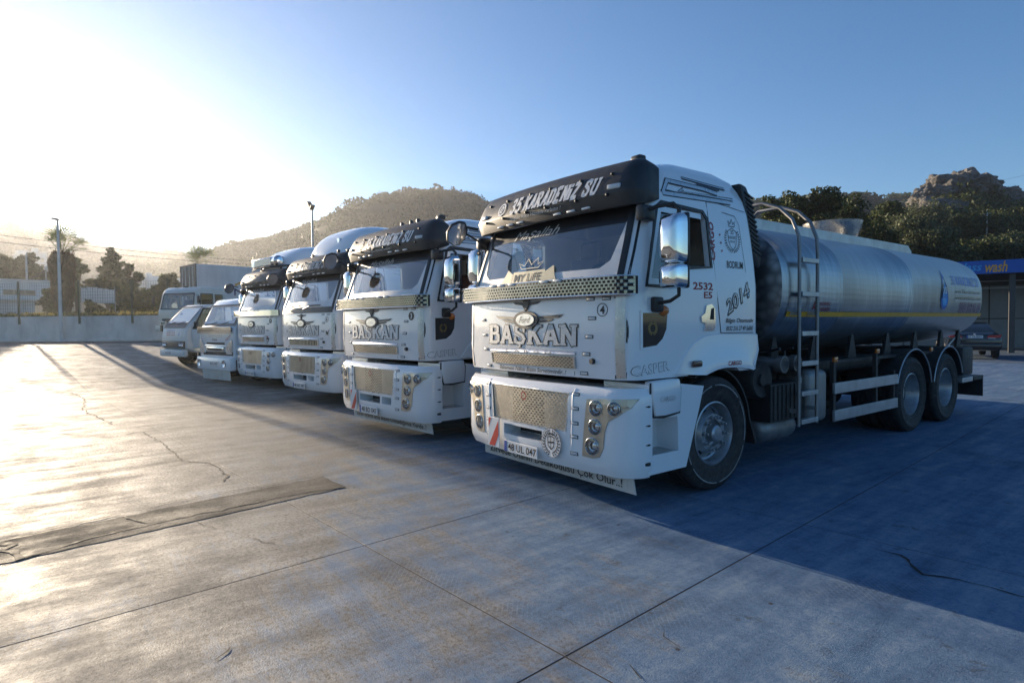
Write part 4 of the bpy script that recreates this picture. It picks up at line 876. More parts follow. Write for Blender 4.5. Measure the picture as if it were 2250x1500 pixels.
    vz = part('sun_visor', 'visor', visor, M_VISOR, T)
    def vd(z): return interp(z, [(b, a) for a, b in PROF])
    def vmap(x0, z0): return lambda u, v, d=0: Vector((x0+u, cyf(2.66)+.07*(min(abs(x0+u), .98)/1.05)**2-vd(z0+v)-.006-d, z0+v))
    if V.get('vis', True):
        slab_text('lettering', '35 KARADENiZ SU', 1.22, .145, vmap(.17, 2.775), V.get('vtext', M_VWHT), vz, .25, .03, .22, .002, .0006)
        vm = vmap(-.61, 2.775); ring_mb(vm, .05, .07, d=.002).build('logo_ring', V.get('vtext', M_VWHT), vz); b = MB(); ribbon(b, [(-.03, -.02), (.0, .03), (.03, .02), (.0, -.03), (-.03, -.02)], .018, vm, .003); b.build('logo_mark', V.get('vtext', M_VWHT), vz)
        text_obj('lettering', 'Sevgiyse Aşkın Hizmetle Parlattın !', .80, .045, vmap(-.05, 2.645), V.get('vtext', M_VWHT), vz, shear=.5)
    for s in (1, -1):
        for x in (.28, .46, .64): o = part('visor_lamp', 'vlamp', lambda: MB().box((0, 0, 0), (.10, .022, .022)).mesh('v', 40, bevel=.006), M_MARK, vz); o.location = Vector(vmap(s*x, 2.598)(0, 0, -.004))
        o = part('visor_end_lamp', 'velamp', lambda: MB().box((0, 0, 0), (.13, .05, .045)).mesh('v', 40, bevel=.012), M_MARK, vz); o.location = Vector(vmap(s*.96, 2.735)(0, 0, -.01)); o.rotation_euler.z = s*.2
        for x in (.15, .55, .9):
            for z in (2.675, 2.86): o = part('visor_bolt', 'vbolt', lambda: MB().lathe([(0, -.02), (.012, -.018), (.016, .01)], (0, 0, 0), 'y', 8).mesh('v', 40, fixn=True), M_BLACK, vz); o.location = Vector(vmap(s*x, z)(0, 0, -.004))
    # -- roof things
    bx = .62
    o = part('roof_beacon', 'beacon', lambda: MB().box((.86, .12, 3.05), (.12, .09, .07)).mesh('b', 40, bevel=.02), M_BLACK, cab)
    for s in ((.55, -.55) if V.get('dome') else () if near else (.2, -.05, .38)): part('roof_marker', 'rm%.2f' % s, lambda: MB().box((s, .06, 3.055), (.035, .05, .08)).mesh('b', 40, bevel=.008), M_BLACK, cab)
    part('aerial', 'aer', lambda: MB().tube([(.45, .02, 3.04), (.40, .35, 3.12), (.36, .62, 3.22)], .004, 5).mesh('a'), M_BLACK, cab)
    if V.get('dome'):
        def dome():
            rings = []
            for k in range(9):
                t = k/8; z = 2.86+.80*math.sin(t*math.pi/2); s = math.cos(t*math.pi/2)**.42 if k < 8 else .02
                rings.append([Vector((1.08*s*sup(2*math.pi*i/40, 4), .82+(.78*s)*math.copysign(abs(math.sin(2*math.pi*i/40))**.5, math.sin(2*math.pi*i/40)) + (.50*t*t), z)) for i in range(40)])
            return MB().loft(rings).mesh('d', 40, fixn=True)
        part('roof_dome', 'dome', dome, M_WHITE, cab)
        parts('air_horn', 'horns', lambda: MB().tube([(.25, .45, 3.30), (.25, .32, 3.31), (.25, .2, 3.31)], [.02, .025, .05], 10).tube([(.38, .4, 3.30), (.38, .27, 3.31), (.38, .15, 3.31)], [.02, .025, .05], 10).bb(.2, .45, .36, .42, 3.2, 3.3), M_CHROME, cab, 40)
    else:
        def stripes(out):
            mb = MB(); F = sidemap(.62, 2.80, .005+out*.002); 
            for pl, w_ in (([(-.52, -.10), (-.44, .02), (.10, .01), (.30, -.01)], .05), ([(-.52, -.10), (.42, -.075), (.50, -.075)], .05), ([(-.22, -.03), (-.28, -.055), (.55, -.04)], .035), ([(-.20, .08), (.45, .055)], .03), ([(0, .045), (.35, .03)], .02)):
                ribbon(mb, pl, w_-(.018 if out else 0), F, 0)
            return mb
        parts('roof_stripe', 'rs0', lambda: stripes(0), M_VBLK, cab); parts('roof_stripe', 'rs1', lambda: stripes(1), M_VSIL, cab)
    # -- sides
    for s in (1, -1):
        Y = lambda f: (lambda u, v, d=0: (lambda q: Vector((s*q.x, q.y, q.z)))(f(u, v, d)))
        S0 = Y(sidemap(0, 0, .003)); sd = (s > 0)
        door = part('door', 'door%d' % s, lambda: door_skin(Y(sidemap(0, 0, .0025))), M_WHITE, cab)
        parts('door_gap', 'doorg%d' % s, lambda: door_lines(Y(sidemap(0, 0, .005))), M_VBLK, door)
        part('window_seal', 'wseal%d' % s, lambda: frame_mb([(y, z) for y, z in SWIN], S0, .035, .010).mesh('w'), M_BLACK, door)
        part('window_border', 'wbord%d' % s, lambda: window_border(S0), M_WHITE, door)
        part('side_glass', 'sglass%d' % s, lambda: MB().add([Vector((s*(cw_(z)-.02), y, z)) for y, z in [(-.17, 1.90), (.12, 1.90), (.20, 2.0), (.22, 2.59), (.08, 2.60), (.01, 2.55)]], [(0, 1, 2, 3, 4, 5)]).mesh('g'), M_DGLASS, door)
        part('roof_gutter', 'gut%d' % s, lambda: gutter(S0), M_VBLK, cab)
        part('lower_window', 'cub%d' % s, lambda: MB().add([S0(y, z, .006) for y, z in [(-.235, 1.66), (.085, 1.66), (.07, 1.52), (.02, 1.44), (-.06, 1.385), (-.235, 1.37)]], [(0, 1, 2, 3, 4, 5)]).mesh('c'), M_DGLASS2, door)
        part('lower_window_frame', 'cubf%d' % s, lambda: frame_mb([(-.235, 1.66), (.085, 1.66), (.07, 1.52), (.02, 1.44), (-.06, 1.385), (-.235, 1.37)], S0, .03, .008).mesh('c'), M_WHITE, door)
        part('window_emblem', 'cube%d' % s, lambda: wreath(ring_mb(Y(sidemap(-.11, 1.53, .012)), .035, .04), Y(sidemap(-.11, 1.53, .012)), .052, .016).mesh('c'), M_GOLD, door)
        hd = part('door_handle', 'hand%d' % s, lambda: MB().prism([(.60, 1.50), (.76, 1.50), (.78, 1.55), (.77, 1.70), (.72, 1.745), (.64, 1.73), (.62, 1.66), (.56, 1.63), (.57, 1.58), (.62, 1.57)], lambda u, v, d: S0(u, v, d), 0, .014).mesh('h', 40, fixn=True), M_CHROME, door)
        part('handle_recess', 'handr%d' % s, lambda: MB().prism([(.69, 1.60), (.75, 1.60), (.75, 1.71), (.71, 1.70)], lambda u, v, d: S0(u, v, d), .0145, .017).mesh('h', fixn=True), M_DARK, hd)
        ld_ = part('indicator_lamp', 'ind%d' % s, lambda: MB().lathe([(0, .05), (.03, .045), (.045, .02), (.05, 0)], (s*1.203, .03, 1.68), 'x', 14).mesh('i', 50, fixn=True) if s > 0 else MB().lathe([(0, -.05), (.03, -.045), (.045, -.02), (.05, 0)], (s*1.203, .03, 1.68), 'x', 14).mesh('i', 50, fixn=True), M_AMBER, cab)
        fender = part('fender', 'fend%d' % s, lambda: fender_mesh(s), M_WHITE, T)
        part('side_lamp', 'slamp%d' % s, lambda: MB().box((s*1.245, .46, 1.205), (.03, .13, .06)).mesh('s', 40, bevel=.02), M_AMBERD, fender)
        st_ = part('step_panel', 'step%d' % s, lambda: step_mesh(s), M_WHITE, T)
        part('step_tread', 'tread%d' % s, lambda: MB().bb(*sorted((s*1.02, s*1.225)), -.12, .19, .452, .462).mesh('t'), M_ALU, st_)
        cv = part('hinge_cover', 'hinge%d' % s, lambda: MB().prism([(-.165, 1.085), (.19, 1.095), (.215, .99), (.20, .80), (.0, .785), (-.13, .79), (-.165, .95)], lambda u, v, d: (s*(1.16+d), u, v), 0, .105).mesh('h', 40, fixn=True, bevel=.02), M_WHITE, T)
        part('cover_gap', 'hingeg%d' % s, lambda: frame_mb([(-.165, 1.06), (.19, 1.07), (.215, .99), (.20, .80), (.0, .785), (-.13, .79), (-.165, .95)], lambda u, v, d: Vector((s*(1.237+d), u, v)), .022, .004).mesh('g'), M_BLACK, cv)
        if sd and near: text_obj('lettering', 'CARGO', .2, .045, lambda u, v: Vector((1.267, .02+u, .93+v)), M_TRIM, cv, bold=.01)
        # mirrors
        mi = empty('mirror', (0, 0, 0), 0, T)
        def house(cz, h_): return lambda: MB().loft([[Vector((s*1.42+dx*.105*k, -.06+yo, cz+dz*h_/2*k)) for dx, dz in [(math.cos(a)**3 if False else sup(a, 6), math.copysign(abs(math.sin(a))**(2/6), math.sin(a))) for a in [2*math.pi*i/28 for i in range(28)]]] for yo, k in ((0, 1), (-.05, 1.0), (-.10, .93), (-.13, .75), (-.14, .3))]).mesh('m', 50, fixn=True)
        hu = part('mirror_housing', 'mh%d' % s, house(2.255, .41), M_CHROME, mi); part('mirror_housing', 'ml%d' % s, house(1.955, .2), M_CHROME, mi)
        parts('mirror_back', 'mb%d' % s, lambda: MB().bb(*sorted((s*1.318, s*1.522)), -.06, -.02, 2.055, 2.465).bb(*sorted((s*1.318, s*1.522)), -.06, -.02, 1.855, 2.045), M_BLACK, mi, 40, bevel=.015)
        parts('mirror_arm', 'ma%d' % s, lambda: MB().tube([(s*1.16, -.17, 2.50), (s*1.28, -.14, 2.535), (s*1.40, -.08, 2.545), (s*1.44, -.06, 2.5), (s*1.44, -.06, 2.44)], .018, 8).tube([(s*1.44, -.06, 1.87), (s*1.44, -.06, 1.80), (s*1.36, -.07, 1.755), (s*1.2, -.08, 1.735)], .016, 8), M_BLACK, mi, 50)
        parts('mirror_bracket', 'mk%d' % s, lambda: MB().box((s*1.185, -.17, 2.49), (.09, .16, .13)).box((s*1.225, -.07, 1.73), (.06, .12, .13)), M_BLACK, mi, 40, bevel=.02)
    # kerb mirror ahead of the far front corner
    km = empty('kerb_mirror', (0, 0, 0), 0, T)
    parts('mirror_arm', 'kma', lambda: MB().tube([(-.90, -.44, 2.60), (-1.0, -.52, 2.63), (-1.06, -.58, 2.61)], .014, 7).tube([(-1.09, -.20, 2.45), (-1.08, -.45, 2.56), (-1.06, -.58, 2.58)], .012, 7), M_BLACK, km, 50)
    KM = [(.0, .15), (.07, .14), (.12, .06), (.115, -.05), (.07, -.12), (.0, -.13), (-.08, -.08), (-.11, .02), (-.08, .11)]
    kf = lambda u, v, d: Vector((-1.06+.30*u+.50*v+d*.85, -.62+u*.95-d*.3, 2.545+v*.9-d*.45))
    hs = part('mirror_housing', 'kmh', lambda: MB().prism(KM, kf, -.05, 0).mesh('h', 40, fixn=True, bevel=.015), M_BLACK, km)
    part('mirror_glass', 'kmg', lambda: MB().add([kf(u*.88, v*.88, .003) for u, v in KM], [tuple(range(9))]).mesh('g'), M_CHROME, hs)
    for o in km.children: o.location.y += V.get('kmy', 0)
    # -- bar across the foot of the screen
    if V.get('bar', 'perf'):
        def bp(u, v): x = (2*u-1)*1.25; return Vector((x, -.575+.07*x*x+(max(0, abs(x)-1.14)**2)*8, 1.815+v*.145))
        if V.get('bar', 'perf') == 'perf': bar = part('screen_bar', 'bar', lambda: perf(56, 5, bp, .62).mesh('b'), M_BARC, T)
        else: bar = part('screen_bar', 'barp', lambda: MB().sheet(30, 1, bp).mesh('b', 60), M_CHROME, T)
        part('bar_backing', 'barb', lambda: MB().sheet(30, 1, lambda u, v: bp(u, v)+Vector((0, .03, 0))).mesh('b', 60), M_DARK, bar)
        for z in (1.813, 1.962): part('bar_edge', 'bare%.2f' % z, lambda: MB().tube([bp(k/24, (z-1.815)/.145) for k in range(25)], .007, 6).mesh('e', 60), M_CHROME, bar)
        for x in (-.45, -.3, -.12, .35, .52): part('bar_lamp', 'barl%.1f' % x, lambda: MB().box(tuple(bp((x/1.25+1)/2, 1.0)+Vector((0, -.008, -.005))), (.10, .02, .026)).mesh('l', 40, bevel=.005), M_MARK, bar)
    # -- bumper
    bu = part('bumper', 'bump%d' % V.get('two', 1), lambda: bumpermesh(V.get('two', 1)), M_WHITE, T)
    part('slot_backing', 'slotb', lambda: MB().bb(-.35, .23, -.31, -.302, .48, .57).mesh('s'), M_DARK, bu)
    bm_ = lambda x0, z0, off=.003: (lambda u, v, d=0: Vector((x0+u, bf(x0+u, z0+v)-off-d, z0+v)))
    if V.get('lower', 'perf') == 'perf': lg = part('lower_grille', 'lgp', lambda: perf(22, 15, lambda u, v: Vector(((u-.5)*(1.09+.08*v), bf((u-.5)*1.1)+.012, .622+v*.336)), .46).mesh('g'), M_PERF, bu)
    else: lg = part('lower_grille', 'lgs', lambda: sum_boxes([((-.52+k*.052), bf(-.52+k*.052)+.01, .79, .026, .02, .33) for k in range(21)]), M_PERF, bu)
    part('grille_backing', 'lgb', lambda: MB().sheet(6, 1, lambda u, v: Vector(((u-.5)*1.1, bf((u-.5)*1.1)+.032, .625+v*.33))).mesh('g'), M_DARK, lg)
    part('grille_frame', 'lgf', lambda: frame_mb([(-.545, .62), (-.2, .62), (.2, .62), (.545, .62), (.585, .96), (.2, .96), (-.2, .96), (-.585, .96)], bm_(0, 0, -.006), .012, .012).mesh('f'), M_TRIM, lg)
    bd = part('grille_badge', 'gbad', lambda: ring_mb(lambda u, v, d: Vector((u-.02, bf(0)-.004-d, .885+v)), .028, .042, 20).mesh('b'), M_VRED, lg)
    for s in (1, -1):
        hp = [(.80, .925), (.90, .935), (1.10, .945), (1.225, .95), (1.19, .875), (1.10, .80), (1.02, .75), (.985, .66), (.97, .52), (.93, .44), (.86, .42), (.745, .425), (.77, .70)]
        lamps = LAMPS
        if V.get('lampplate', True):
            def plate():
                V_, F_ = cdt([hp]+[[(x+r_*1.02*math.cos(2*math.pi*k/20), z+r_*1.02*math.sin(2*math.pi*k/20)) for k in range(20)] for x, z, r_ in lamps], .05)
                return MB().add([Vector((s*q.x, bf(q.x, q.y)-.008, q.y)) for q in V_], F_).mesh('p')
            part('lamp_plate_edge', 'hle%d' % s, lambda: MB().loft([[Vector((s*x, bf(x, z)-d, z)) for d in (.0, .008)] for x, z in hp+[hp[0]]], False, False, False).mesh('e', 30), M_PERF, bu)
            hl = part('headlamp_plate', 'hlp%d' % s, plate, M_PERF, bu)
        else: hl = empty('headlamp_group', (0, 0, 0), 0, bu)
        for x, z, r_ in lamps:
            k_ = 'lamp%d%.2f%.2f%.3f' % (s, x, z, r_); sl_ = math.atan((bf(x+.03, z)-bf(x-.03, z))/.06)
            h_ = part('headlamp', k_, lambda: MB().lathe([(r_*1.06, 0), (r_*1.05, -.010), (r_, -.012), (r_*.97, -.004), (r_*.85, .022), (r_*.5, .034), (0, .036)], (0, 0, 0), 'y', 24).mesh('l', 40), M_REFL, hl)
            h_.location = (s*x, bf(x, z)-.004, z); h_.rotation_euler.z = s*sl_*.8
            part('lens', k_+'g', lambda: MB().lathe([(r_*.99, -.006), (r_*.7, -.010), (r_*.35, -.012), (0, -.0125)], (0, 0, 0), 'y', 24).mesh('l', 40), M_LENS, h_)
            part('bulb', k_+'b', lambda: MB().lathe([(r_*.52, .030), (r_*.48, .012), (r_*.3, .005), (0, .004)], (0, 0, 0), 'y', 16).mesh('l', 40), M_CHROME, h_)
        for z in (.955, .83, .70, .58, .43): put_marker(bu, s*(.665-.03*(.95-z)), z, bf)
        part('bumper_rib', 'rib%d' % s, lambda: MB().tube([(s*.615, bf(.615, .36)+.004, .36), (s*.625, bf(.625)+.0, .6), (s*.64, bf(.64)+.0, .95), (s*.645, bf(.645, 1.0)+.004, 1.0)], .009, 6).mesh('r', 60), M_WHITE, bu)
        for z in (.40, .56, .72, .88): part('hinge_knob', 'knob%d%.2f' % (s, z), lambda: MB().lathe([(0, -.04), (.02, -.035), (.026, 0), (.026, .02)], (s*1.225, -.205, z), 'y', 10).tube([(s*1.225, -.2, z-.01), (s*1.225, -.2, z+.045)], .014, 8).mesh('k', 50), M_BLACK, bu)
    pl = part('number_plate', 'plate', lambda: MB().box((-.055, bf(0, .36)-.03, .36), (.52, .012, .112)).mesh('p', bevel=.004), M_VWHT, bu)
    part('plate_band', 'plb', lambda: MB().bb(-.312, -.272, bf(0, .36)-.0385, bf(0, .36)-.037, .308, .412).mesh('b'), M_EUB, pl)
    text_obj('lettering', V['plate'], .44, .072, lambda u, v: Vector((-.03+u, bf(0, .36)-.0385, .36+v)), M_VBLK, pl, bold=.012)
    if V.get('warn', True):
        wpn = part('warning_board', 'warn', lambda: MB().box((-.50, bf(.5)-.035, .47), (.19, .012, .30)).mesh('w', bevel=.003), M_VWHT, bu)
        def wst():
            y = bf(.5)-.0425; q = lambda u, v: Vector((-.595+u*.19, y, .32+v*.30))
            return MB().add([q(.08, .03), q(.62, .03), q(.96, .42), q(.96, .93)], [(0, 1, 2, 3)]).add([q(.04, .62), q(.30, .97), q(.04, .97)], [(0, 1, 2)]).mesh('w')
        part('red_stripe', 'warnr', wst, M_RED, wpn)
    if V.get('disc'):
        dm = lambda u, v, d=0: Vector((.385+u, bf(.385)-.02-d, .49+v)); de = disc(dm, .135, 36).build('round_badge', M_VWHT, bu)
        b = ring_mb(dm, .131, .1345, 36, .001); wreath(b, dm, .10, .035, -80, 70, .0012); ribbon(b, [(-.045, .05), (0, .062), (.045, .05), (.04, -.03), (0, -.06), (-.04, -.03), (-.045, .05)], .009, dm, .0015); ribbon(b, [(-.04, .0), (.04, .01)], .014, dm, .002); ribbon(b, [(0, .055), (0, -.05)], .008, dm, .0025); ribbon(b, [(-.035, .07), (0, .085), (.035, .07)], .012, dm, .0015); b.build('badge_crest', M_VBLK, de)
    # -- hanging flap
    if V.get('flap'):
        fl = part('front_flap', 'flap', lambda: MB().add([(-1.09, -.26, .42), (1.09, -.26, .42), (1.13, -.235, .12), (-1.10, -.235, .12), (-1.09, -.25, .42), (1.09, -.25, .42), (1.13, -.225, .12), (-1.10, -.225, .12)], [(0, 3, 2, 1), (4, 5, 6, 7), (0, 1, 5, 4), (1, 2, 6, 5), (2, 3, 7, 6), (3, 0, 4, 7)]).mesh('f', fixn=True), M_FLAP, T)
        text_obj('lettering', V['flap'], 1.98, .095, lambda u, v: Vector((u, -.2475-.004-(.188-.21+v)*.083, .188+v)), M_VBLK, fl, bold=.006)
    # -- near side lettering
    if near:
        C_ = lambda body, y, z, w_, h_, mt, rot=0, **k: text_obj('lettering', body, w_, h_, lambda u, v: sidemap(y, z, .004, rot)(u, v), mt, cab, **k)
        C_('2532', .605, 1.905, .30, .07, M_VRED, bold=.03); C_('E5', .68, 1.825, .13, .062, M_VRED, bold=.03)
        C_('CARGO', .775, 2.33, .36, .075, M_VRED, R(90), bold=.025, shear=.2)
        C_('BODRUM', 1.13, 2.125, .27, .07, M_VBLK, bold=.008); C_('Bilgin Otomotiv', 1.20, 1.585, .48, .055, M_VBLK, shear=.3, bold=.012); C_('0532 216 27 49 Salihli', 1.20, 1.515, .46, .045, M_VBLK, shear=.3, bold=.008)
        C_('2014', 1.165, 1.80, .46, .155, M_VBLK, R(27), bold=.045, shear=.25); text_obj('lettering', '2014', .43, .13, lambda u, v: sidemap(1.16, 1.805, .0065, R(27))(u, v), M_VSIL, cab, shear=.25, bold=-.006)
        crest(cab, lambda u, v, d: sidemap(1.11, 2.37, .004)(u, v, d), .24, M_VBLK); C_('35', 1.11, 2.44, .05, .04, M_VBLK); C_('KARADENiZ', 1.11, 2.39, .12, .03, M_VBLK); C_('GROUP', 1.11, 2.35, .09, .022, M_VBLK)
        for k in range(3):
            b = MB(); F = sidemap(.905+.01*k, 2.40-.075*k, .004); b.add([F(.016*(1 if i % 2 else .4)*math.cos(2*math.pi*i/10+math.pi/2), .016*(1 if i % 2 else .4)*math.sin(2*math.pi*i/10+math.pi/2)) for i in range(10)], [tuple(range(10))]); b.build('star', M_VRED, cab)
    if V.get('casper', True):
        F = lambda u, v: sidemap(-.11, 1.19, .004, R(4))(u, v)
        text_obj('lettering', 'CASPER', .46, .085, lambda u, v: F(u, v), M_VBLK, cab, bold=.028); text_obj('lettering', 'CASPER', .452, .077, lambda u, v: sidemap(-.11, 1.19, .0055, R(4))(u, v), M_WHITE, cab, bold=.008)
        text_obj('lettering', 'CARGO', .22, .045, lambda u, v: Vector((1.2475, 1.05+u, 1.185+v)), M_VRED, T, bold=.02)
    # -- inside the cab
    part('dashboard', 'dash', lambda: MB().prism([(-.36, 1.35), (.16, 1.35), (.12, 1.72), (-.02, 1.86), (-.36, 1.87)], lambda u, v, d: (d, u, v), -1.08, 1.08).mesh('d', 40, fixn=True, bevel=.03), M_DASH, cab)
    part('steering_wheel', 'steer', lambda: steer_mb().mesh('s', 50), M_BLACK, cab)
    for x, mt in ((.56, M_SEAT), (-.56, M_SEATG)):
        se = part('seat', 'seat%.1f' % x, lambda: MB().box((x, .55, 1.55), (.5, .5, .16)).box((x, .84, 1.95), (.48, .15, .75), Matrix.Rotation(-.12, 3, 'X')).mesh('s', 50, bevel=.05, seg=3), mt, cab)
        part('headrest', 'hr%.1f' % x, lambda: MB().box((x, .92, 2.42), (.28, .11, .2)).mesh('s', 50, bevel=.04, seg=3), mt, se)
    # -- wheels
    for s in (1, -1):
        wheel(T, s*1.07, FAX, FR, True, s, near)
        for y in (FAX+4.76, FAX+6.11):
            wheel(T, s*1.05, y, .525, False, s)
            wheel(T, s*.72, y, .525, False, s)
        part('front_mudguard', 'fmg%d' % s, lambda: mudguard(s, FAX, FR, .62, 62, 172, .86, 1.19, True), M_CHAS, T)
        part('rear_mudguard', 'rmg%d' % s, lambda: mudguard(s, FAX+4.76, .525, .64, 18, 168, .55, 1.22), M_CHAS, T); part('rear_mudguard', 'rmh%d' % s, lambda: mudguard(s, FAX+6.11, .525, .64, 12, 162, .55, 1.22), M_CHAS, T)
        parts('mudguard_edge', 'rme%d' % s, lambda: mg_edge(s), M_ALU, T, 50)
        parts('side_guard', 'sg%d' % s, lambda: MB().bb(*sorted((s*1.20, s*1.235)), 3.12, 4.93, .72, .85).bb(*sorted((s*1.20, s*1.235)), 3.12, 4.93, .40, .53), M_ALU, T, bevel=.006)
        gp_ = parts('guard_post', 'gp%d' % s, lambda: MB().bb(*sorted((s*1.15, s*1.198)), 3.16, 3.22, .38, 1.1).bb(*sorted((s*1.15, s*1.198)), 4.32, 4.38, .38, 1.16).bb(*sorted((s*1.15, s*1.198)), 4.88, 4.93, .4, .9), M_CHAS, T)
        for y, z in ((3.19, 1.12), (4.35, 1.18), (6.22, 1.14)): part('side_marker', 'sm%d%.1f' % (s, y), lambda: MB().box((s*1.2, y, z), (.03, .09, .06)).mesh('m', 40, bevel=.008), M_AMBER, T)
        part('tool_box', 'tb%d' % s, lambda: MB().bb(*sorted((s*.75, s*1.2)), 7.62, 8.12, .66, 1.12).mesh('t', 40, bevel=.03), M_CHAS, T)
        part('underrun_bar', 'ur%d' % s, lambda: MB().bb(*sorted((s*.3, s*1.22)), 7.55, 8.05, .55, .63).mesh('t', bevel=.01), M_ALU, T)
        parts('rear_flap', 'rf%d' % s, lambda: MB().bb(*sorted((s*.55, s*1.22)), 8.55, 8.58, .26, .62).bb(*sorted((s*.55, s*1.22)), 8.1, 8.58, .56, .62), M_CHAS, T)
    ch = parts('chassis_beam', 'chas', lambda: MB().bb(-.42, -.33, -.2, 8.4, .78, 1.04).bb(.33, .42, -.2, 8.4, .78, 1.04).bb(-.42, .42, 1.6, 1.75, .75, 1.02).bb(-.42, .42, 4.4, 4.6, .75, 1.02).bb(-1.1, 1.1, 1.75, 8.3, 1.06, 1.1).bb(-.55, .55, .2, 1.5, .5, 1.0), M_CHAS, T)
    parts('axle', 'axl', lambda: MB().tube([(-1, FAX, FR), (1, FAX, FR)], .06, 8).tube([(-1, FAX+4.76, .53), (1, FAX+4.76, .53)], .09, 8).tube([(-1, FAX+6.11, .53), (1, FAX+6.11, .53)], .09, 8).lathe([(0, -.2), (.2, -.15), (.22, .15), (0, .2)], (0, FAX+4.76, .53), 'x', 16), M_CHAS, ch[0])
    for y in (2.2, 3.1, 4.1, 5.2, 6.2, 7.3, 8.1):
        for s in (1, -1): part('tank_bracket', 'tkb%d%.1f' % (s, y), lambda: MB().prism([(-.12, 1.10), (.12, 1.10), (.02, 1.42), (-.02, 1.42)], lambda u, v, d: (d, y+u, v), s*.96, s*1.0).mesh('b', fixn=True), M_CHAS, ch[0])
    # air intake stack behind the cab, near side
    ai = part('air_intake', 'air', lambda: MB().prism([(1.30, 2.95), (1.42, 2.93), (1.54, 2.75), (1.70, 2.25), (1.68, 2.12), (1.59, 2.12), (1.50, 2.3)], lambda u, v, d: (d, u, v), .80, 1.14).mesh('a', 40, fixn=True, bevel=.03), M_BLACK, T)
    for k in range(13): t = k/12; part('intake_slat', 'slat%d' % k, lambda: MB().box((1.143, 1.44+.165*t, 2.84-.56*t), (.014, .15, .018), Matrix.Rotation(-.35, 3, 'X')).mesh('s'), M_CHAS, ai)
    part('intake_pipe', 'ipipe', lambda: MB().lathe([(.10+.012*(k % 2), 1.15+k*.045) for k in range(22)], (.97, 1.62, 0), 'z', 16).mesh('p', 60), M_BLACK, ai)
    # near side running gear: air filter drum, battery box, air tank, silencer
    part('air_filter', 'filt', lambda: MB().lathe([(0, .30), (.06, .30), (.065, .27), (.10, .27), (.18, .29), (.2, .26), (.2, -.2), (0, -.2)], (.85, 1.72, .97), 'x', 28).mesh('f', 35, fixn=True), M_CHAS, T)
    bb_ = part('battery_box', 'batt', lambda: sum_boxes([(.98, 2.1, .72, .42, .62, .4)]+[(1.195, 1.86+k*.085, .72, .02, .05, .36) for k in range(7)]), M_CHAS, T)
    part('air_tank', 'airt', lambda: MB().lathe([(0, -.36), (.08, -.35), (.14, -.3), (.15, -.25), (.15, .25), (.14, .3), (.08, .35), (0, .36)], (.98, 2.14, .42), 'y', 24).mesh('t', 40, fixn=True), M_ALUD, T)
    sl2 = part('silencer', 'sil', lambda: MB().bb(.78, 1.2, 2.58, 3.02, .42, 1.02).mesh('s', 40, bevel=.07, seg=3), M_ALUD, T)
    part('silencer_end', 'sile', lambda: MB().bb(.86, 1.12, 2.545, 2.575, .50, .95).mesh('s', 40, bevel=.012), M_ALU, sl2); part('exhaust_mouth', 'silm', lambda: MB().lathe([(.06, 0), (.06, -.05), (.05, -.05), (.05, .02), (0, .02)], (1.06, 2.54, .52), 'y', 14).mesh('s', 40), M_DARK, sl2)
    vp = parts('outlet_pipe', 'pipe', lambda: MB().tube([(.7, 2.05, 1.12), (1.2, 2.05, 1.12)], .075, 14).tube([(.7, 2.32, 1.12), (1.2, 2.32, 1.12)], .075, 14).tube([(1.13, 2.05, 1.12), (1.2, 2.05, 1.12)], .092, 14).tube([(1.13, 2.32, 1.12), (1.2, 2.32, 1.12)], .092, 14), M_ALUD, T, 40)
    for y in (2.05, 2.32): part('valve_lever', 'vl%.1f' % y, lambda: MB().tube([(1.05, y, 1.18), (1.05, y, 1.26), (1.2, y-.1, 1.29)], .014, 6).mesh('v'), M_CHAS, vp[0])
    # -- tank
    tk = part('tank', 'tank', tankmesh, M_TANK, T)
    part('tank_head', 'thead', lambda: MB().loft([[Vector((tank_pt(2*math.pi*k/64, s).x, y, tank_pt(2*math.pi*k/64, s).z)) for k in range(64)] for y, s in ((TY0+.055, .972), (TY0+.012, .905), (TY0-.012, .80), (TY0-.05, .5), (TY0-.07, .02))]).mesh('h', 40), M_HEAD, tk)
    for s in (1, -1): part('reflective_stripe', 'stripe%d' % s, lambda: MB().sheet(40, 1, lambda u, v: Vector((s*(tank_x(1.625+v*.055)+.008), TY0+.14+u*(TY1-TY0-.30), 1.625+v*.055))).mesh('s'), M_YEL, tk)
    for s in (1, -1): part('walkway_rail', 'walk%d' % s, lambda: MB().prism([(2.2, 2.66), (7.35, 2.66), (7.35, 2.72), (7.2, 2.81), (2.2, 2.81)], lambda u, v, d: (d, u, v), s*.52, s*.535).mesh('w', fixn=True), M_ALU, tk)
    part('walkway', 'walkp', lambda: MB().bb(-.5, .5, 2.2, 7.2, 2.72, 2.735).mesh('w'), M_ALU, tk)
    for y in (3.0, 7.0): part('manhole_lid', 'lid%.0f' % y, lambda: MB().lathe([(0, 2.80), (.2, 2.79), (.24, 2.76), (.24, 2.70)], (-.05, y, 0), 'z', 24).mesh('l', 40, fixn=True), M_ALU, tk)
    if near: part('filling_hopper', 'hop', lambda: MB().lathe([(.30, 2.70), (.34, 2.82), (.38, 2.97), (.40, 3.00), (.42, 3.11), (.43, 3.115), (.41, 3.11), (.37, 2.96), (.33, 2.82), (.29, 2.70)], (0, 5.7, 0), 'z', 40).mesh('h', 40), M_HOP, tk)
    la = empty('ladder', (0, 0, 0), 0, T); parts('ladder_rail', 'ladr', ladder, M_ALUD, la, 50)
    for z in (.50, .80, 1.12, 1.44, 1.86, 2.22): part('ladder_step', 'ls%.2f' % z, lambda: MB().bb(1.27, 1.33, 2.17, 2.52, z-.02, z+.03).mesh('s', bevel=.004), M_ALU, la)
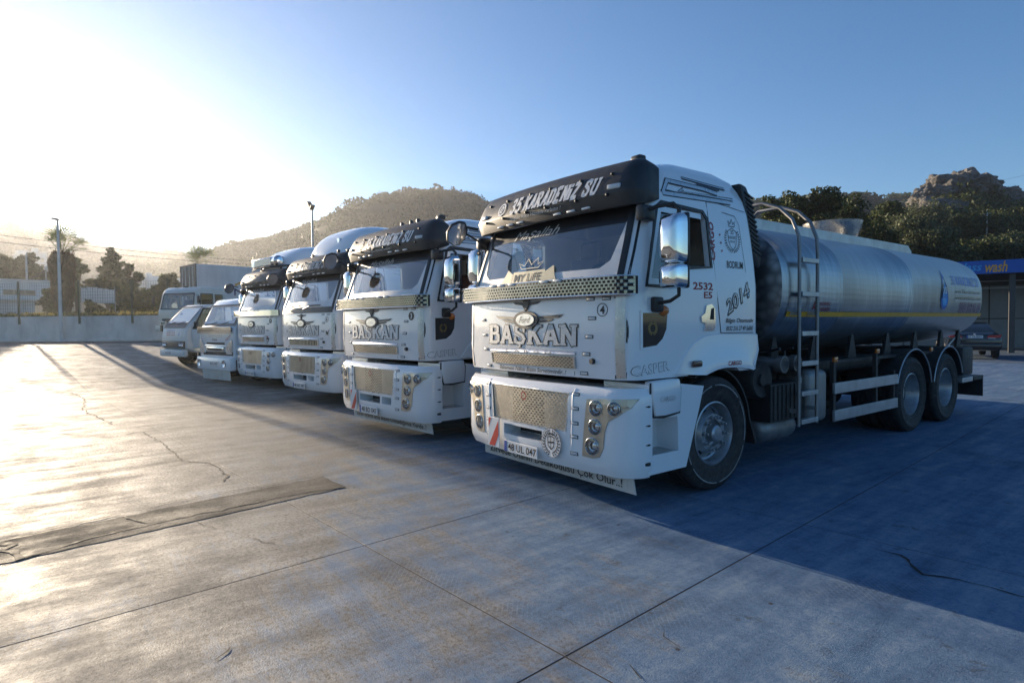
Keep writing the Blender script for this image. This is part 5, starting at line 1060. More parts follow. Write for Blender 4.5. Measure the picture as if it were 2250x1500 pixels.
    for z in (1.66, .62): parts('ladder_stay', 'lst%.2f' % z, lambda: MB().bb(1.18, 1.28, 2.14, 2.17, z-.02, z+.02).bb(1.18, 1.28, 2.51, 2.54, z-.02, z+.02), M_ALU, la)
    part('hose_tube', 'hose', lambda: MB().tube([(.9, 3.2, 1.02), (.9, 5.0, 1.02)], .09, 12).mesh('h', 40), M_CHAS, T)
    part('tail_stay', 'tstay', lambda: MB().tube([(1.0, 7.5, 1.12), (.95, 8.2, 1.32)], .012, 6).mesh('t'), M_ALU, T)
    if near:
        F = lambda y0, z0: (lambda u, v, d=0: Vector((tank_x(z0+v)+.006+d, y0+u, z0+v)))
        drop = [(.0, .30), (.03, .20), (.09, .06), (.14, -.06), (.155, -.15), (.12, -.24), (.05, -.28), (-.05, -.28), (-.12, -.24), (-.155, -.15), (-.14, -.06), (-.09, .06), (-.03, .20)]
        dp = MB().add([F(6.62, 2.03)(x, z*1.05) for x, z in drop], [tuple(range(13))]).build('drop_decal', M_VBLUE, tk); MB().add([F(6.62, 1.97)(x*.72, z*.66, .002) for x, z in drop], [tuple(range(13))]).build('drop_inner', M_CYAN, dp)
        text_obj('lettering', '35', .17, .10, lambda u, v: F(6.62, 2.02)(u, v, .004), M_VWHT, dp, bold=.02); text_obj('lettering', 'KARADENiZ', .20, .04, lambda u, v: F(6.62, 1.92)(u, v, .004), M_VBLUE, dp)
        text_obj('lettering', '35 KARADENiZ SU', 1.30, .15, lambda u, v: F(7.62, 2.19)(u, v), M_VBLUE2, tk, bold=.012, shear=.15)
        text_obj('lettering', 'www.35karadenizsu.com', 1.2, .065, lambda u, v: F(7.68, 2.02)(u, v), M_VBLK, tk); text_obj('lettering', 'www.karadenizsu.com', 1.2, .065, lambda u, v: F(7.68, 1.92)(u, v), M_VBLK, tk)
        for z in (1.972, 1.872): MB().sheet(6, 1, lambda u, v: F(7.68, z)((u-.5)*1.25, v*.012)).build('text_rule', M_VWHT, tk)
        text_obj('lettering', '0533 514 61 63', 1.0, .085, lambda u, v: F(7.80, 1.805)(u, v), M_VPUR, tk, bold=.006); text_obj('lettering', '0252 319 74 57', 1.0, .085, lambda u, v: F(7.80, 1.715)(u, v), M_VPUR, tk, bold=.006)
        text_obj('lettering', 'KÖRFEZ\nTANKER', .26, .11, lambda u, v: F(2.88, 1.745)(u, v), M_VRED, tk, bold=.01); b = MB(); ribbon(b, [(-.06, -.04), (-.02, .05), (.01, -.02), (.05, .05)], .02, F(2.66, 1.745), 0); ribbon(b, [(-.05, .0), (.04, -.05)], .016, F(2.66, 1.745), .001); b.build('maker_mark', M_VRED, tk)
    return T
def inside(p, poly):
    c = False; x, y = p; n_ = len(poly)
    for i in range(n_):
        (x0, y0), (x1, y1) = poly[i], poly[i-1]
        if (y0 > y) != (y1 > y) and x < (x1-x0)*(y-y0)/(y1-y0)+x0: c = not c
    return c
def sum_boxes(L):
    mb = MB()
    for x, y, z, a, b, c in L: mb.box((x, y, z), (a, b, c))
    return mb.mesh('boxes', bevel=.004, seg=1)
DOOR = [(-.365, 1.12), (-.35, 1.9), (-.155, 2.45), (-.09, 2.62), (-.02, 2.69), (.12, 2.73), (.72, 2.715), (.76, 2.3), (.84, 1.72), (.88, 1.47), (.62, 1.455), (.45, 1.395), (.30, 1.28), (.17, 1.125)]
def cdt(polys, step):
    import mathutils.geometry as mg
    P = []; E_ = []
    for pl in polys:
        b = len(P); pts = rough_line(pl+[pl[0]], step, 0)[:-1]; P += [Vector(q) for q in pts]; E_ += [(b+i, b+(i+1) % len(pts)) for i in range(len(pts))]
    xs_ = [q.x for q in P]; ys_ = [q.y for q in P]; x = min(xs_)+step*.5
    while x < max(xs_):
        y = min(ys_)+step*.5
        while y < max(ys_):
            if inside((x, y), polys[0]) and not any(inside((x, y), h) for h in polys[1:]): P.append(Vector((x, y)))
            y += step
        x += step
    V_, _, F_, *_ = mg.delaunay_2d_cdt(P, E_, [], 0, 1e-5); out = []
    for f in F_:
        c = sum((V_[i] for i in f), Vector((0, 0)))/len(f)
        if inside(c, polys[0]) and not any(inside(c, h) for h in polys[1:]): out.append(tuple(f))
    return V_, out
def door_skin(F):
    V_, F_ = cdt([DOOR, SWIN], .08); return MB().add([F(q.x, q.y) for q in V_], F_).mesh('door', 50)
def door_lines(F):
    mb = MB(); ribbon(mb, [(-.365, 1.12), (-.36, 1.5), (-.35, 1.9), (-.25, 2.18), (-.155, 2.45), (-.09, 2.62), (-.02, 2.69), (.12, 2.73), (.72, 2.715)], .014, F, 0); ribbon(mb, [(.72, 2.715), (.76, 2.3), (.84, 1.72), (.88, 1.47)], .010, F, .0004); ribbon(mb, [(.88, 1.475), (1.43, 1.47)], .007, F, .0008)
    ribbon(mb, [(.96, 2.62), (1.17, 2.60), (1.235, 2.52), (1.31, 2.06)], .005, F, 0); return mb
def gutter(F):
    mb = MB(); ribbon(mb, [(.74, 2.715), (1.36, 2.66)], .005, F, 0); return mb.mesh('g')
def window_border(F):
    mb = MB(); ribbon(mb, [(-.135, 1.935), (.045, 2.555), (.63, 2.545)], .05, lambda u, v, d: F(u, v, -.004), 0); ribbon(mb, [(-.15, 1.925), (.12, 1.925)], .05, lambda u, v, d: F(u, v, -.0035), 0); return mb.mesh('b')
def fender_mesh(s):
    """wheel-arch panel: proud of the cab side, arch lip flared"""
    out = [(.17, 1.125), (.30, 1.28), (.45, 1.395), (.62, 1.455), (.80, 1.468), (1.0, 1.466), (1.25, 1.462), (1.50, 1.455), (1.525, 1.30), (1.46, 1.14)]
    inn = [(.60, 1.095), (.66, 1.11), (.72, 1.125), (.78, 1.137), (.86, 1.145), (.93, 1.147), (1.04, 1.145), (1.16, 1.135), (1.28, 1.12), (1.38, 1.10)]
    rings = []
    for (a, b), (c, d) in zip(out, inn):
        rings.append([Vector((s*(1.203), a, b)), Vector((s*1.214, a*.97+c*.03, b*.97+d*.03)), Vector((s*1.222, a*.45+c*.55, b*.45+d*.55)), Vector((s*1.243, a*.30+c*.70, b*.30+d*.70)), Vector((s*1.243, c, d)), Vector((s*1.10, c, d))])
    return MB().loft(rings, False, False, False).mesh('f', 30, fixn=True)
def step_mesh(s):
    b = MB().prism([(-.19, 1.06), (.02, 1.07), (.57, 1.0), (.50, .80), (.31, .30), (-.19, .30)], lambda u, v, d: (s*d, u, v), .72, 1.235).mesh('s', fixn=True)
    c = MB().prism([(-.15, .46), (.20, .46), (.19, .765), (-.15, .765)], lambda u, v, d: (s*d, u, v), 1.0, 1.5).mesh('c', fixn=True)
    return boolean(b, [c], 35)
def mudguard(s, y, z, r, a0, a1, x0, x1, flap=False):
    n_ = 18; A = [R(a0+(a1-a0)*k/n_) for k in range(n_+1)]; P = [(y-r*math.cos(a), z+r*math.sin(a)) for a in A]
    if flap: P += [(y+r+.12, z+.02), (y+r+.22, z-.15)] if False else [(y+r+.06, z-.05), (y+r+.12, z-.18)]
    rings = [[Vector((s*x0, a, b)), Vector((s*x1, a, b)), Vector((s*x1, a+(y-a)*.03, b-.015)), Vector((s*x0, a+(y-a)*.03, b-.015))] for a, b in P]
    return MB().loft(rings).mesh('m', 40, fixn=True)
def mg_edge(s):
    mb = MB()
    for y, a0, a1 in ((FAX+4.76, 18, 168), (FAX+6.11, 12, 162)): mb.tube([(s*1.224, y-.64*math.cos(R(a0+(a1-a0)*k/20)), .525+.64*math.sin(R(a0+(a1-a0)*k/20))) for k in range(21)], .010, 6)
    return mb
def steer_mb():
    mb = MB(); c = Vector((.56, .10, 1.98)); t = Matrix.Rotation(R(-38), 3, 'X')
    P = [c+t @ Vector((.22*math.cos(2*math.pi*k/24), .22*math.sin(2*math.pi*k/24), 0)) for k in range(25)]; mb.tube(P, .016, 6, False)
    for k in range(3): a = 2*math.pi*k/3+.5; mb.tube([c, c+t @ Vector((.22*math.cos(a), .22*math.sin(a), 0))], .014, 5)
    return mb.tube([c, (.56, -.15, 1.7)], .03, 6)
def ladder():
    mb = MB()
    for y in (2.15, 2.54):
        P = [(1.30, y, .46), (1.30, y, 2.30), (1.29, y, 2.48), (1.22, y, 2.66), (1.08, y, 2.80), (.88, y, 2.88), (.60, y, 2.87), (.50, y, 2.80)]
        mb.tube(P, .019, 10)
    return mb
M_DGLASS2 = pm('tinted_pane', (.02, .018, .015), .06, coat=.5); M_AMBERD = pm('dark_amber', (.10, .04, .02), .2, coat=.5)
M_FLAP = pm('flap_white', (.60, .58, .54), .6, var=.12, vs=3, dirt=(.28, .24, .19), da=.6); M_ALUD = pm('dull_aluminium', (.28, .28, .28), .5, .7, var=.25, vs=4, dirt=(.10, .09, .08), da=.6)
M_HOP = pm('hopper_steel', (.60, .58, .54), .28, .9, var=.2, vs=5); M_VBLUE2 = pm('lilac_vinyl', (.25, .30, .62), .4); M_VPUR = pm('plum_vinyl', (.22, .05, .16), .4)
M_VPALE = pm('faded_vinyl', (.50, .48, .46), .5)
tanker('tanker_truck', (0, 0, 0), 0, 'nearest white tanker truck numbered 4 with steel tank and hopper', 'white tanker trucks parked in a row',
       dict(near=True, num='4', plate='48 UL 047', life=True, disc=True, two=0, flap='Zirvede Olanın Dedikodusu Çok Olur..!'))
tanker('tanker_truck', (-3.573, -.011, 0), .077, 'white tanker truck numbered 3 in a solid black disc, second nearest', 'white tanker trucks parked in a row',
       dict(near=False, num='3', numinv=True, plate='48 BD 047', two=1, flap='Sizde uyanız ama Bizim Olmadığımız Yerde..!', dark_emblem=True, word=M_VWHT))
tanker('tanker_truck', (-7.80, .34, 0), .131, 'white tanker truck numbered 6 with slatted grille and eagle sticker', 'white tanker trucks parked in a row',
       dict(near=False, num='6', plate='48 AK 047', two=1, flap=None, lower='slat', upper='slat', warn=False, bar=None, dome=True, casper=False, vtext=M_VPALE, dark_emblem=True))
tanker('tanker_truck', (-11.8, .36, 0), .163, 'white tanker truck with roof light bar and bare round headlamps', 'white tanker trucks parked in a row',
       dict(near=False, num='9', numinv=True, plate='48 VU 047', two=1, flap=None, warn=False, bar='plain', dome=True, casper=False, vis=False, lampplate=False, wings=False))
# ================================================================= OTHER VEHICLES
M_CREAMP = pm('cream_paint', (.66, .64, .56), .35, coat=.4, var=.05, dirt=(.45, .40, .32), da=.3)
M_NAVY = pm('navy_paint', (.008, .010, .016), .22, coat=.8, var=.1); M_TAIL = pm('tail_red', (.42, .02, .02), .2, coat=.6)
M_GREYDOOR = pm('grey_door', (.16, .15, .14), .6, var=.3, dirt=(.3, .27, .22), da=.4); M_OLDW = pm('old_white', (.66, .68, .66), .4, var=.08, dirt=(.42, .38, .32), da=.4)
def simple_cab(key, prof, hw, ws, win, tumble, cutz=None):
    def mk():
        c = Vector((sum(p[0] for p in prof)/len(prof), sum(p[1] for p in prof)/len(prof)))
        f = lambda k, h: MB().prism([((y-c.x)*k+c.x, (z-c.y)*k+c.y) for y, z in prof], lambda u, v, d: (d, u, v), -h, h)
        b = f(1, hw).mesh('b', fixn=True, bevel=.06, seg=3); i = f(.93, hw-.05).mesh('i', fixn=True)
        cut = [i, MB().prism(ws, lambda u, v, d: (u, d, v), -1, .75).mesh('c', fixn=True)]+[MB().prism(w_, lambda u, v, d: (d, u, v), -3, 3).mesh('c', fixn=True) for w_ in win]
        me = boolean(b, cut, 32)
        for v in me.vertices: v.co.x *= interp(v.co.z, tumble)
        return me
    return cached(key, mk)
def screen(prof_a, prof_b, hw, tumble, out=.0, n=8):
    (y0, z0), (y1, z1) = prof_a, prof_b
    return MB().sheet(n, 2, lambda u, v: Vector(((2*u-1)*hw*interp(z0+(z1-z0)*v, tumble), y0+(y1-y0)*v-out, z0+(z1-z0)*v)))
def small_wheel(T, x, y, r, w_, s):
    e = empty('wheel', (x, y, r), 0, T); e.rotation_euler.z = 0 if s > 0 else math.pi
    part('tyre', 'st%.2f' % r, lambda: MB().lathe([(r*.58, -w_/2), (r*.85, -w_/2), (r*.97, -w_*.42), (r, -w_*.3), (r, w_*.3), (r*.97, w_*.42), (r*.85, w_/2), (r*.58, w_/2)], (0, 0, 0), 'x', 36).mesh('t', 40, fixn=True), M_RUB, e)
    part('rim', 'sr%.2f' % r, lambda: MB().lathe([(r*.58, -w_/2), (r*.57, w_*.4), (r*.5, w_*.2), (r*.3, w_*.3), (0, w_*.32)], (0, 0, 0), 'x', 28).mesh('r', 40, fixn=True), M_RIM, e)
def ground_at(px, d): q = at(px, 720, d); return Vector((q.x, q.y, gz(q.x, q.y)))
# ---- small flat-faced lorry
TU = [(0, 1), (1.5, 1), (2.35, .94)]
q = ground_at(474, 16.8); T = empty('light_truck', q, .25); tag(T, 'white light truck with chrome grille between small pickup and tankers', 'truck')
pr = [(0, .62), (0, 1.5), (.10, 1.58), (.34, 2.14), (.48, 2.30), (.7, 2.35), (1.62, 2.35), (1.68, .62)]
cab = link('cab', simple_cab('npr', pr, 1.0, [(-.88, 1.62), (.88, 1.62), (.86, 2.12), (-.86, 2.12)], [[(.40, 1.42), (1.22, 1.42), (1.22, 2.1), (.55, 2.1), (.40, 1.75)]], TU), M_WHITE, T)
screen((.075, 1.6), (.335, 2.14), .92, TU).build('windscreen', M_GLASS, cab)
b = screen((.07, 1.59), (.125, 1.70), .90, TU, .002).build('white_film', M_VWHT, cab.children[-1])
MB().add([(.965, y, z) for y, z in [(.40, 1.42), (.62, 1.42), (.62, 2.1), (.55, 2.1), (.40, 1.75)]], [(0, 1, 2, 3, 4)]).build('side_glass', M_DGLASS, cab)
sl_ = MB(); ribbon(sl_, [(-.93, 1.60), (.93, 1.60), (.90, 2.14), (-.90, 2.14), (-.93, 1.60)], .05, lambda u, v, d: Vector((u*interp(v, TU), .075+(v-1.6)*.481-.012, v)), 0); sl_.build('windscreen_seal', M_BLACK, cab)
for x in (-.35, .3): MB().tube([(x-.25, .06, 1.60), (x+.25, .10, 1.66)], .011, 5).build('wiper', M_BLACK, cab)
bar = perf(40, 3, lambda u, v: Vector(((2*u-1)*.98, -.10+.03*(2*u-1)**2, 1.40+v*.13)), .45).build('screen_bar', M_CHROME, T); MB().sheet(8, 1, lambda u, v: Vector(((2*u-1)*.98, -.07+.03*(2*u-1)**2, 1.40+v*.13))).build('bar_backing', M_STEEL, bar)
MB().sheet(10, 1, lambda u, v: Vector(((2*u-1)*.98, -.105+.03*(2*u-1)**2, 1.36+v*.035))).build('bar_edge', M_CHROME, bar)
MB().bb(-.62, .62, -.03, -.002, .98, 1.03).bb(-.5, .5, -.05, -.002, .86, .98).build('grille', M_CHROME, cab, 40, bevel=.02); g = cab.children[-1]
MB().bb(-.42, .42, -.056, -.051, .885, .945).build('grille_slot', M_DARK, g); MB().bb(-.5, .5, -.035, -.003, 1.05, 1.10).build('grille_slot', M_DARK, g)
MB().bb(-.75, .95, -.012, -.002, .745, .84).build('lower_intake', M_DARK, cab)
text_obj('lettering', 'TORA', .30, .06, lambda u, v: Vector((-.08+u, -.004, 1.17+v)), M_VBLK, cab, bold=.02); text_obj('lettering', 'BAŞKAN', .9, .14, lambda u, v: Vector((-.1+u, -.004, 1.27+v)), M_VSIL, cab, bold=.03)
text_obj('lettering', 'Süper', .35, .09, lambda u, v: Vector((.70+u*.9-v*.4, -.004, 1.23+v+u*.5)), M_VRED, cab, shear=.3)
for s in (1, -1):
    h = MB().prism([(.60, .80), (.93, .78), (.95, 1.16), (.86, 1.18), (.62, .98)], lambda u, v, d: (s*u, d, v), -.03, -.002).build('headlamp', M_REFL, cab, fixn=True, bevel=.01); MB().lathe([(.075, 0), (.06, .02), (0, .03)], (s*.80, -.034, .88), 'y', 16).build('bulb', M_CHROME, h)
    MB().tube([(s*.99, .42, 1.75), (s*1.16, .3, 1.78), (s*1.17, .3, 1.62)], .015, 6).build('mirror_arm', M_BLACK, T); MB().box((s*1.17, .3, 1.45), (.17, .07, .36)).build('mirror', M_BLACK, T, 40, bevel=.03)
    for y in (.85, 3.6): small_wheel(T, s*.84, y, .40, .22, s)
    MB().box((s*1.005, .98, 1.0), (.02, .12, .05)).build('side_lamp', M_MARK, T)
    MB().bb(*sorted((s*.996, s*1.003)), .35, .362, .66, 2.15).bb(*sorted((s*.996, s*1.003)), 1.30, 1.312, .66, 2.15).build('door_gap', M_VBLK, cab)
bu = MB().prism([(-1.02, .05), (-.99, -.10), (-.8, -.14), (.8, -.14), (.99, -.10), (1.02, .05)], lambda u, v, d: (u, v, d), .34, .70).build('bumper', M_WHITE, T, 40, fixn=True, bevel=.03)
MB().bb(-.1, .40, -.155, -.142, .46, .58).build('number_plate', M_VWHT, bu); text_obj('lettering', '48 N 047', .42, .08, lambda u, v: Vector((.15+u, -.157, .52+v)), M_VBLK, bu)
for s in (1, -1): MB().lathe([(.10, -.0), (.095, -.03), (.07, -.02), (0, .0)], (s*.72, -.135, .53), 'y', 18).build('fog_lamp', M_REFL, bu, 40)
fl = MB().add([(-.70, -.08, .36), (.90, -.08, .36), (.92, -.06, .07), (-.68, -.06, .07), (-.70, -.07, .36), (.90, -.07, .36), (.92, -.05, .07), (-.68, -.05, .07)], [(0, 3, 2, 1), (4, 5, 6, 7), (0, 1, 5, 4), (1, 2, 6, 5), (2, 3, 7, 6), (3, 0, 4, 7)]).build('front_flap', M_FLAP, T, fixn=True)
MB().bb(-.42, .42, .4, 5.2, .55, .7).build('chassis', M_CHAS, T); MB().bb(-1.02, 1.02, 1.9, 5.2, .95, 2.2).build('cargo_body', M_OLDW, T, 40, bevel=.03)
MB().box((0, .55, 1.45), (1.7, .45, .3)).build('dashboard', M_DASH, cab, bevel=.05)
for x in (-.45, .45): MB().box((x, 1.2, 1.5), (.5, .18, .9)).build('seat', M_SEATG, cab, 40, bevel=.05)
# ---- small pickup with its near door open
TU = [(0, 1), (1.2, 1), (2.04, .90)]
q = ground_at(381, 19.6); T = empty('pickup_truck', q, .27); tag(T, 'small white pickup truck with its near door swung open', 'pickup truck')
pr = [(0, .60), (0, .82), (-.02, .95), (.03, 1.24), (.13, 1.40), (.66, 1.97), (.80, 2.03), (1.55, 2.04), (1.62, .45), (.3, .45)]
cab = link('cab', simple_cab('kia', pr, .86, [(-.72, 1.42), (.72, 1.42), (.70, 1.93), (-.70, 1.93)], [[(.20, 1.22), (1.20, 1.22), (1.20, 1.9), (.72, 1.9), (.30, 1.45)], [(.20, .62), (1.20, .62), (1.20, 1.2), (.20, 1.2)]], TU), M_OLDW, T)
screen((.13, 1.41), (.645, 1.96), .76, TU, .006).build('windscreen', M_GLASS, cab)
MB().sheet(6, 1, lambda u, v: Vector(((2*u-1)*.76, .035+v*.08-.012, 1.26+v*.13))).build('cowl', M_BLACK, cab)
sl_ = MB(); ribbon(sl_, [(-.77, 1.41), (.77, 1.41), (.76, 1.96), (-.76, 1.96), (-.77, 1.41)], .045, lambda u, v, d: Vector((u*interp(v, TU), .13+(v-1.41)*.936-.016, v)), 0); sl_.build('windscreen_seal', M_BLACK, cab)
for x in (-.3, .3): MB().tube([(x-.2, .09, 1.39), (x+.2, .12, 1.45)], .012, 5).build('wiper', M_BLACK, cab)
gr = MB().bb(-.80, .80, -.035, .02, .62, .84).build('grille', M_BLACK, cab, 40, bevel=.02)
for k in range(3): MB().bb(-.42, .38, -.05, -.037, .655+k*.055, .675+k*.055).build('grille_bar', M_STEEL, gr)
for x in (-.66, -.52, .52, .67): MB().lathe([(.065, 0), (.06, -.025), (.04, -.018), (0, .0)], (x, -.036, .735), 'y', 18).build('headlamp', M_REFL, gr, 40)
sg = MB().add([(-.70, -.012, .98), (.52, -.012, .98), (.52, .018, 1.22), (-.70, .018, 1.22)], [(0, 1, 2, 3)]).build('front_sticker', M_VWHT, cab)
for k, (t, mt) in enumerate((('35 KARADENİZ SU', M_VBLUE), ('0533 514', M_VRED), ('0252 319', M_VRED))): text_obj('lettering', t, .6, .055, lambda u, v: Vector((-.2+u, -.010+.03*(.18-k*.075+v)/.24-.006, 1.18-k*.075+v)), mt, sg, bold=.02)
MB().add([(.36, -.008, 1.02), (.42, -.008, 1.02), (.40, .008, 1.2)], [(0, 1, 2)]).build('sticker_drop', M_VBLUE, sg)
bu = MB().prism([(-.88, .05), (-.86, -.08), (-.6, -.12), (.6, -.12), (.86, -.08), (.88, .05)], lambda u, v, d: (u, v, d), .34, .56).build('bumper', M_OLDW, T, 40, fixn=True, bevel=.03)
MB().bb(-.40, .14, -.135, -.122, .39, .50).build('number_plate', M_VWHT, bu); text_obj('lettering', '48 KV 047', .42, .07, lambda u, v: Vector((-.12+u, -.137, .445+v)), M_VBLK, bu)
dr = empty('door', (.87, .20, 0), 0, T); dr.rotation_euler.z = R(-42)
MB().prism([(0, .60), (1.0, .60), (1.0, 1.22), (0, 1.22)], lambda u, v, d: (d, u, v), -.03, .03).build('door_panel', M_OLDW, dr, 40, fixn=True, bevel=.015)
wf = MB(); ribbon(wf, [(.03, 1.22), (.34, 1.88), (.97, 1.88), (.97, 1.22)], .05, lambda u, v, d: Vector((.01, u, v)), 0); ribbon(wf, [(.97, 1.22), (.97, 1.88), (.34, 1.88), (.03, 1.22)], .05, lambda u, v, d: Vector((-.01, u, v)), 0); wf.build('window_frame', M_BLACK, dr)
MB().add([(0, .05, 1.22), (0, .95, 1.22), (0, .95, 1.87), (0, .36, 1.87)], [(0, 1, 2, 3)]).build('side_glass', M_DGLASS, dr); MB().box((.09, .12, 1.36), (.12, .06, .2)).build('door_mirror', M_BLACK, dr, 40, bevel=.02)
for s in (1, -1):
    for y in (.75, 3.2): small_wheel(T, s*.72, y, .31, .18, s)
MB().bb(-.84, .84, 1.75, 4.3, .72, 1.12).build('load_bed', M_OLDW, T, 40, bevel=.02); MB().bb(-.38, .38, .3, 4.3, .45, .58).build('chassis', M_CHAS, T)
MB().tube([(-.75, .25, 1.5), (-.98, .05, 1.5), (-1.0, .05, 1.35)], .012, 5).box((-1.0, .05, 1.25), (.12, .05, .22)).build('far_mirror', M_BLACK, T)
for x in (-.4, .4): MB().box((x, 1.25, 1.25), (.46, .16, 1.0)).build('seat', M_SEATG, cab, 40, bevel=.05)
MB().box((0, .42, 1.18), (1.5, .3, .25)).build('dashboard', M_DASH, cab, bevel=.04)
# ---- old boxy lorry turned towards us
TU = [(0, 1), (1.5, 1), (2.64, .93)]
q = ground_at(388, 28.6); T = empty('old_truck', q, .58); tag(T, 'old boxy cream truck standing behind the small pickup', 'truck')
pr = [(0, .62), (0, 1.5), (.05, 1.58), (.20, 2.28), (.30, 2.48), (.52, 2.62), (1.75, 2.64), (1.92, 2.52), (1.95, .75), (1.3, .62)]
cab = link('cab', simple_cab('oldf', pr, 1.17, [(-1.0, 1.60), (1.0, 1.60), (.97, 2.26), (-.97, 2.26)], [[(.30, 1.55), (1.10, 1.55), (1.10, 2.28), (.40, 2.28)], [(1.25, 1.75), (1.72, 1.75), (1.70, 2.26), (1.25, 2.26)]], TU), M_CREAMP, T)
screen((.05, 1.59), (.205, 2.27), 1.06, TU, .004).build('windscreen', M_GLASS, cab)
ws_ = MB(); ribbon(ws_, [(-1.02, 1.56), (1.02, 1.56), (1.0, 2.29), (-1.0, 2.29), (-1.02, 1.56)], .06, lambda u, v, d: Vector((u*interp(v, TU), .045+(v-1.58)*.22-.010, v)), 0); ws_.build('windscreen_seal', M_BLACK, cab)
for s in (1, -1):
    sg_ = MB(); X = lambda v: s*(1.175*interp(v, TU)); ribbon(sg_, [(.30, 1.55), (1.10, 1.55), (1.10, 2.28), (.40, 2.28), (.30, 1.55)], .04, lambda u, v, d: Vector((X(v), u, v)), 0); ribbon(sg_, [(1.25, 1.75), (1.72, 1.75), (1.70, 2.26), (1.25, 2.26), (1.25, 1.75)], .035, lambda u, v, d: Vector((X(v), u, v)), .001); sg_.build('window_seal', M_BLACK, cab)
    MB().add([(X(z)*.985, y, z) for y, z in [(.30, 1.55), (1.10, 1.55), (1.10, 2.28), (.40, 2.28)]], [(0, 1, 2, 3)]).build('side_glass', M_GLASS, cab)
    for y in (1.0, 4.8): small_wheel(T, s*.98, y, .50, .26, s)
    MB().tube([(s*1.15, .1, 2.2), (s*1.42, -.02, 2.2), (s*1.42, -.02, 1.8)], .014, 5).build('mirror_arm', M_BLACK, T); MB().box((s*1.42, -.02, 1.98), (.16, .05, .34)).build('mirror', M_BLACK, T, 40, bevel=.02)
    MB().bb(*sorted((s*.72, s*.98)), -.03, -.002, .86, 1.02).build('headlamp', M_REFL, cab, 40, bevel=.01)
bu = MB().bb(-1.2, 1.2, -.14, .06, .50, .76).build('bumper', M_CREAMP, T, 40, bevel=.02); MB().bb(-.6, .6, -.02, -.002, .84, .98).build('grille', M_BLACK, cab); MB().bb(-.9, -.2, -.02, -.002, 1.02, 1.10).build('vent', M_BLACK, cab)
MB().prism([(.13*math.cos(2*math.pi*k/24), .05*math.sin(2*math.pi*k/24)) for k in range(24)], lambda u, v, d: (u+.3, d, v+1.32), -.015, -.002).build('emblem', M_STEEL, cab, fixn=True)
MB().bb(-.45, .45, .3, 6.5, .6, .8).build('chassis', M_CHAS, T); MB().bb(-1.15, 1.15, 2.2, 6.6, .95, 1.25).build('load_bed', M_STEEL, T, 40, bevel=.02)
MB().box((0, .45, 1.4), (2.1, .5, .3)).build('dashboard', M_DASH, cab, bevel=.05)
for x in (-.55, .55): MB().box((x, 1.3, 1.55), (.5, .18, 1.0)).build('seat', M_SEATG, cab, 40, bevel=.05)
for x in (-.5, .1): MB().bb(x-.06, x+.06, .45, .55, 2.61, 2.66).build('roof_lamp', M_BLACK, cab)
# ---- box trailer
q, a = facing(432, 33, .85); q = at(432, 720, 33); T = empty('box_trailer', (q.x, q.y, gz(q.x, q.y)), a+R(18)); tag(T, 'tall white box trailer with grey rear doors behind the old truck', 'trailer')
H = at(432, 579.5, 33).z-T.location.z
m, n, p = newmat('trailer_white'); p.inputs['Base Color'].default_value = (.60, .60, .62, 1); p.inputs['Roughness'].default_value = .45; lk(n, ramp(n, noise_n(n, coords(n, (1, 1, .3)), 1.5, 6), [(.3, (.50, .50, .52)), (.7, (.66, .66, .67))]), p.inputs['Base Color']); M_TRAIL = m
MB().bb(.06, 9.5, 0, 2.5, 1.1, H).build('box', M_TRAIL, T, bevel=.02)
MB().bb(0, .058, -.01, .06, 1.0, H+.02).bb(0, .058, 2.44, 2.51, 1.0, H+.02).bb(0, .058, .06, 2.44, H-.09, H+.02).build('door_frame', M_STEEL, T)
for k in range(2):
    d_ = MB().bb(.01, .055, .08+k*1.19, 1.24+k*1.19, 1.1, H-.1).build('rear_door', M_GREYDOOR, T)
    for j in range(2): MB().tube([(-.012, .35+k*1.19+j*.55, 1.1), (-.012, .35+k*1.19+j*.55, H-.12)], .022, 6).build('locking_bar', M_ALU, d_)
text_obj('lettering', 'NEFİS', 2.6, .55, lambda u, v: Vector((3.35+u, -.006, H-1.42+v)), pm('logo_navy', (.03, .035, .12), .5), T, bold=.005, spacing=1.1)
b = MB(); ribbon(b, [(-1.5, -.22), (-.9, .06), (-.2, .16), (.6, .10), (1.4, -.12)], .12, lambda u, v, d: Vector((3.6+u, -.006, H-.88+v)), 0); b.build('logo_arc', M_ORNG, T)
for y in (.35, 2.15):
    for x in (1.2, 2.5): e = empty('wheel', (x, y, .5), R(90), T); part('tyre', 'tyre', tyre_mesh, M_RUB, e); part('rim', 'rimFalse', rim_rear, M_RIM, e)
MB().bb(.1, 9.4, .7, .85, .85, 1.08).bb(.1, 9.4, 1.65, 1.8, .85, 1.08).build('chassis', M_CHAS, T)
# ---- dark saloon in front of the wash
q = at(2142, 720, 23.6); q.z = 0; f_ = Vector((q.x-CAM.x, q.y-CAM.y, 0)).normalized(); T = empty('parked_car', q, math.atan2(f_.y, f_.x)-math.pi/2+R(8)); tag(T, 'dark saloon car parked tail out before the wash bay', 'car')
def carbody():
    st = [(0, .42, .92, .80, .80), (.04, .36, .98, .86, .82), (.35, .32, 1.03, .87, .80), (.9, .30, 1.04, .875, .80), (2.2, .28, 1.0, .88, .83), (3.3, .28, .97, .88, .82), (4.1, .30, .90, .86, .78), (4.45, .36, .78, .80, .70), (4.55, .45, .65, .70, .6)]
    rings = []
    for y, z0, z1, w0, w1 in st: rings.append([Vector(v) for v in [(-w0*.92, y, z0), (w0*.92, y, z0), (w0, y, z0+.12), (w0*1.0, y, (z0+z1)/2), (w1*1.02, y, z1-.07), (w1*.92, y, z1), (-w1*.92, y, z1), (-w1*1.02, y, z1-.07), (-w0, y, (z0+z1)/2), (-w0, y, z0+.12)]])
    return MB().loft(rings).mesh('body', 38, fixn=True)
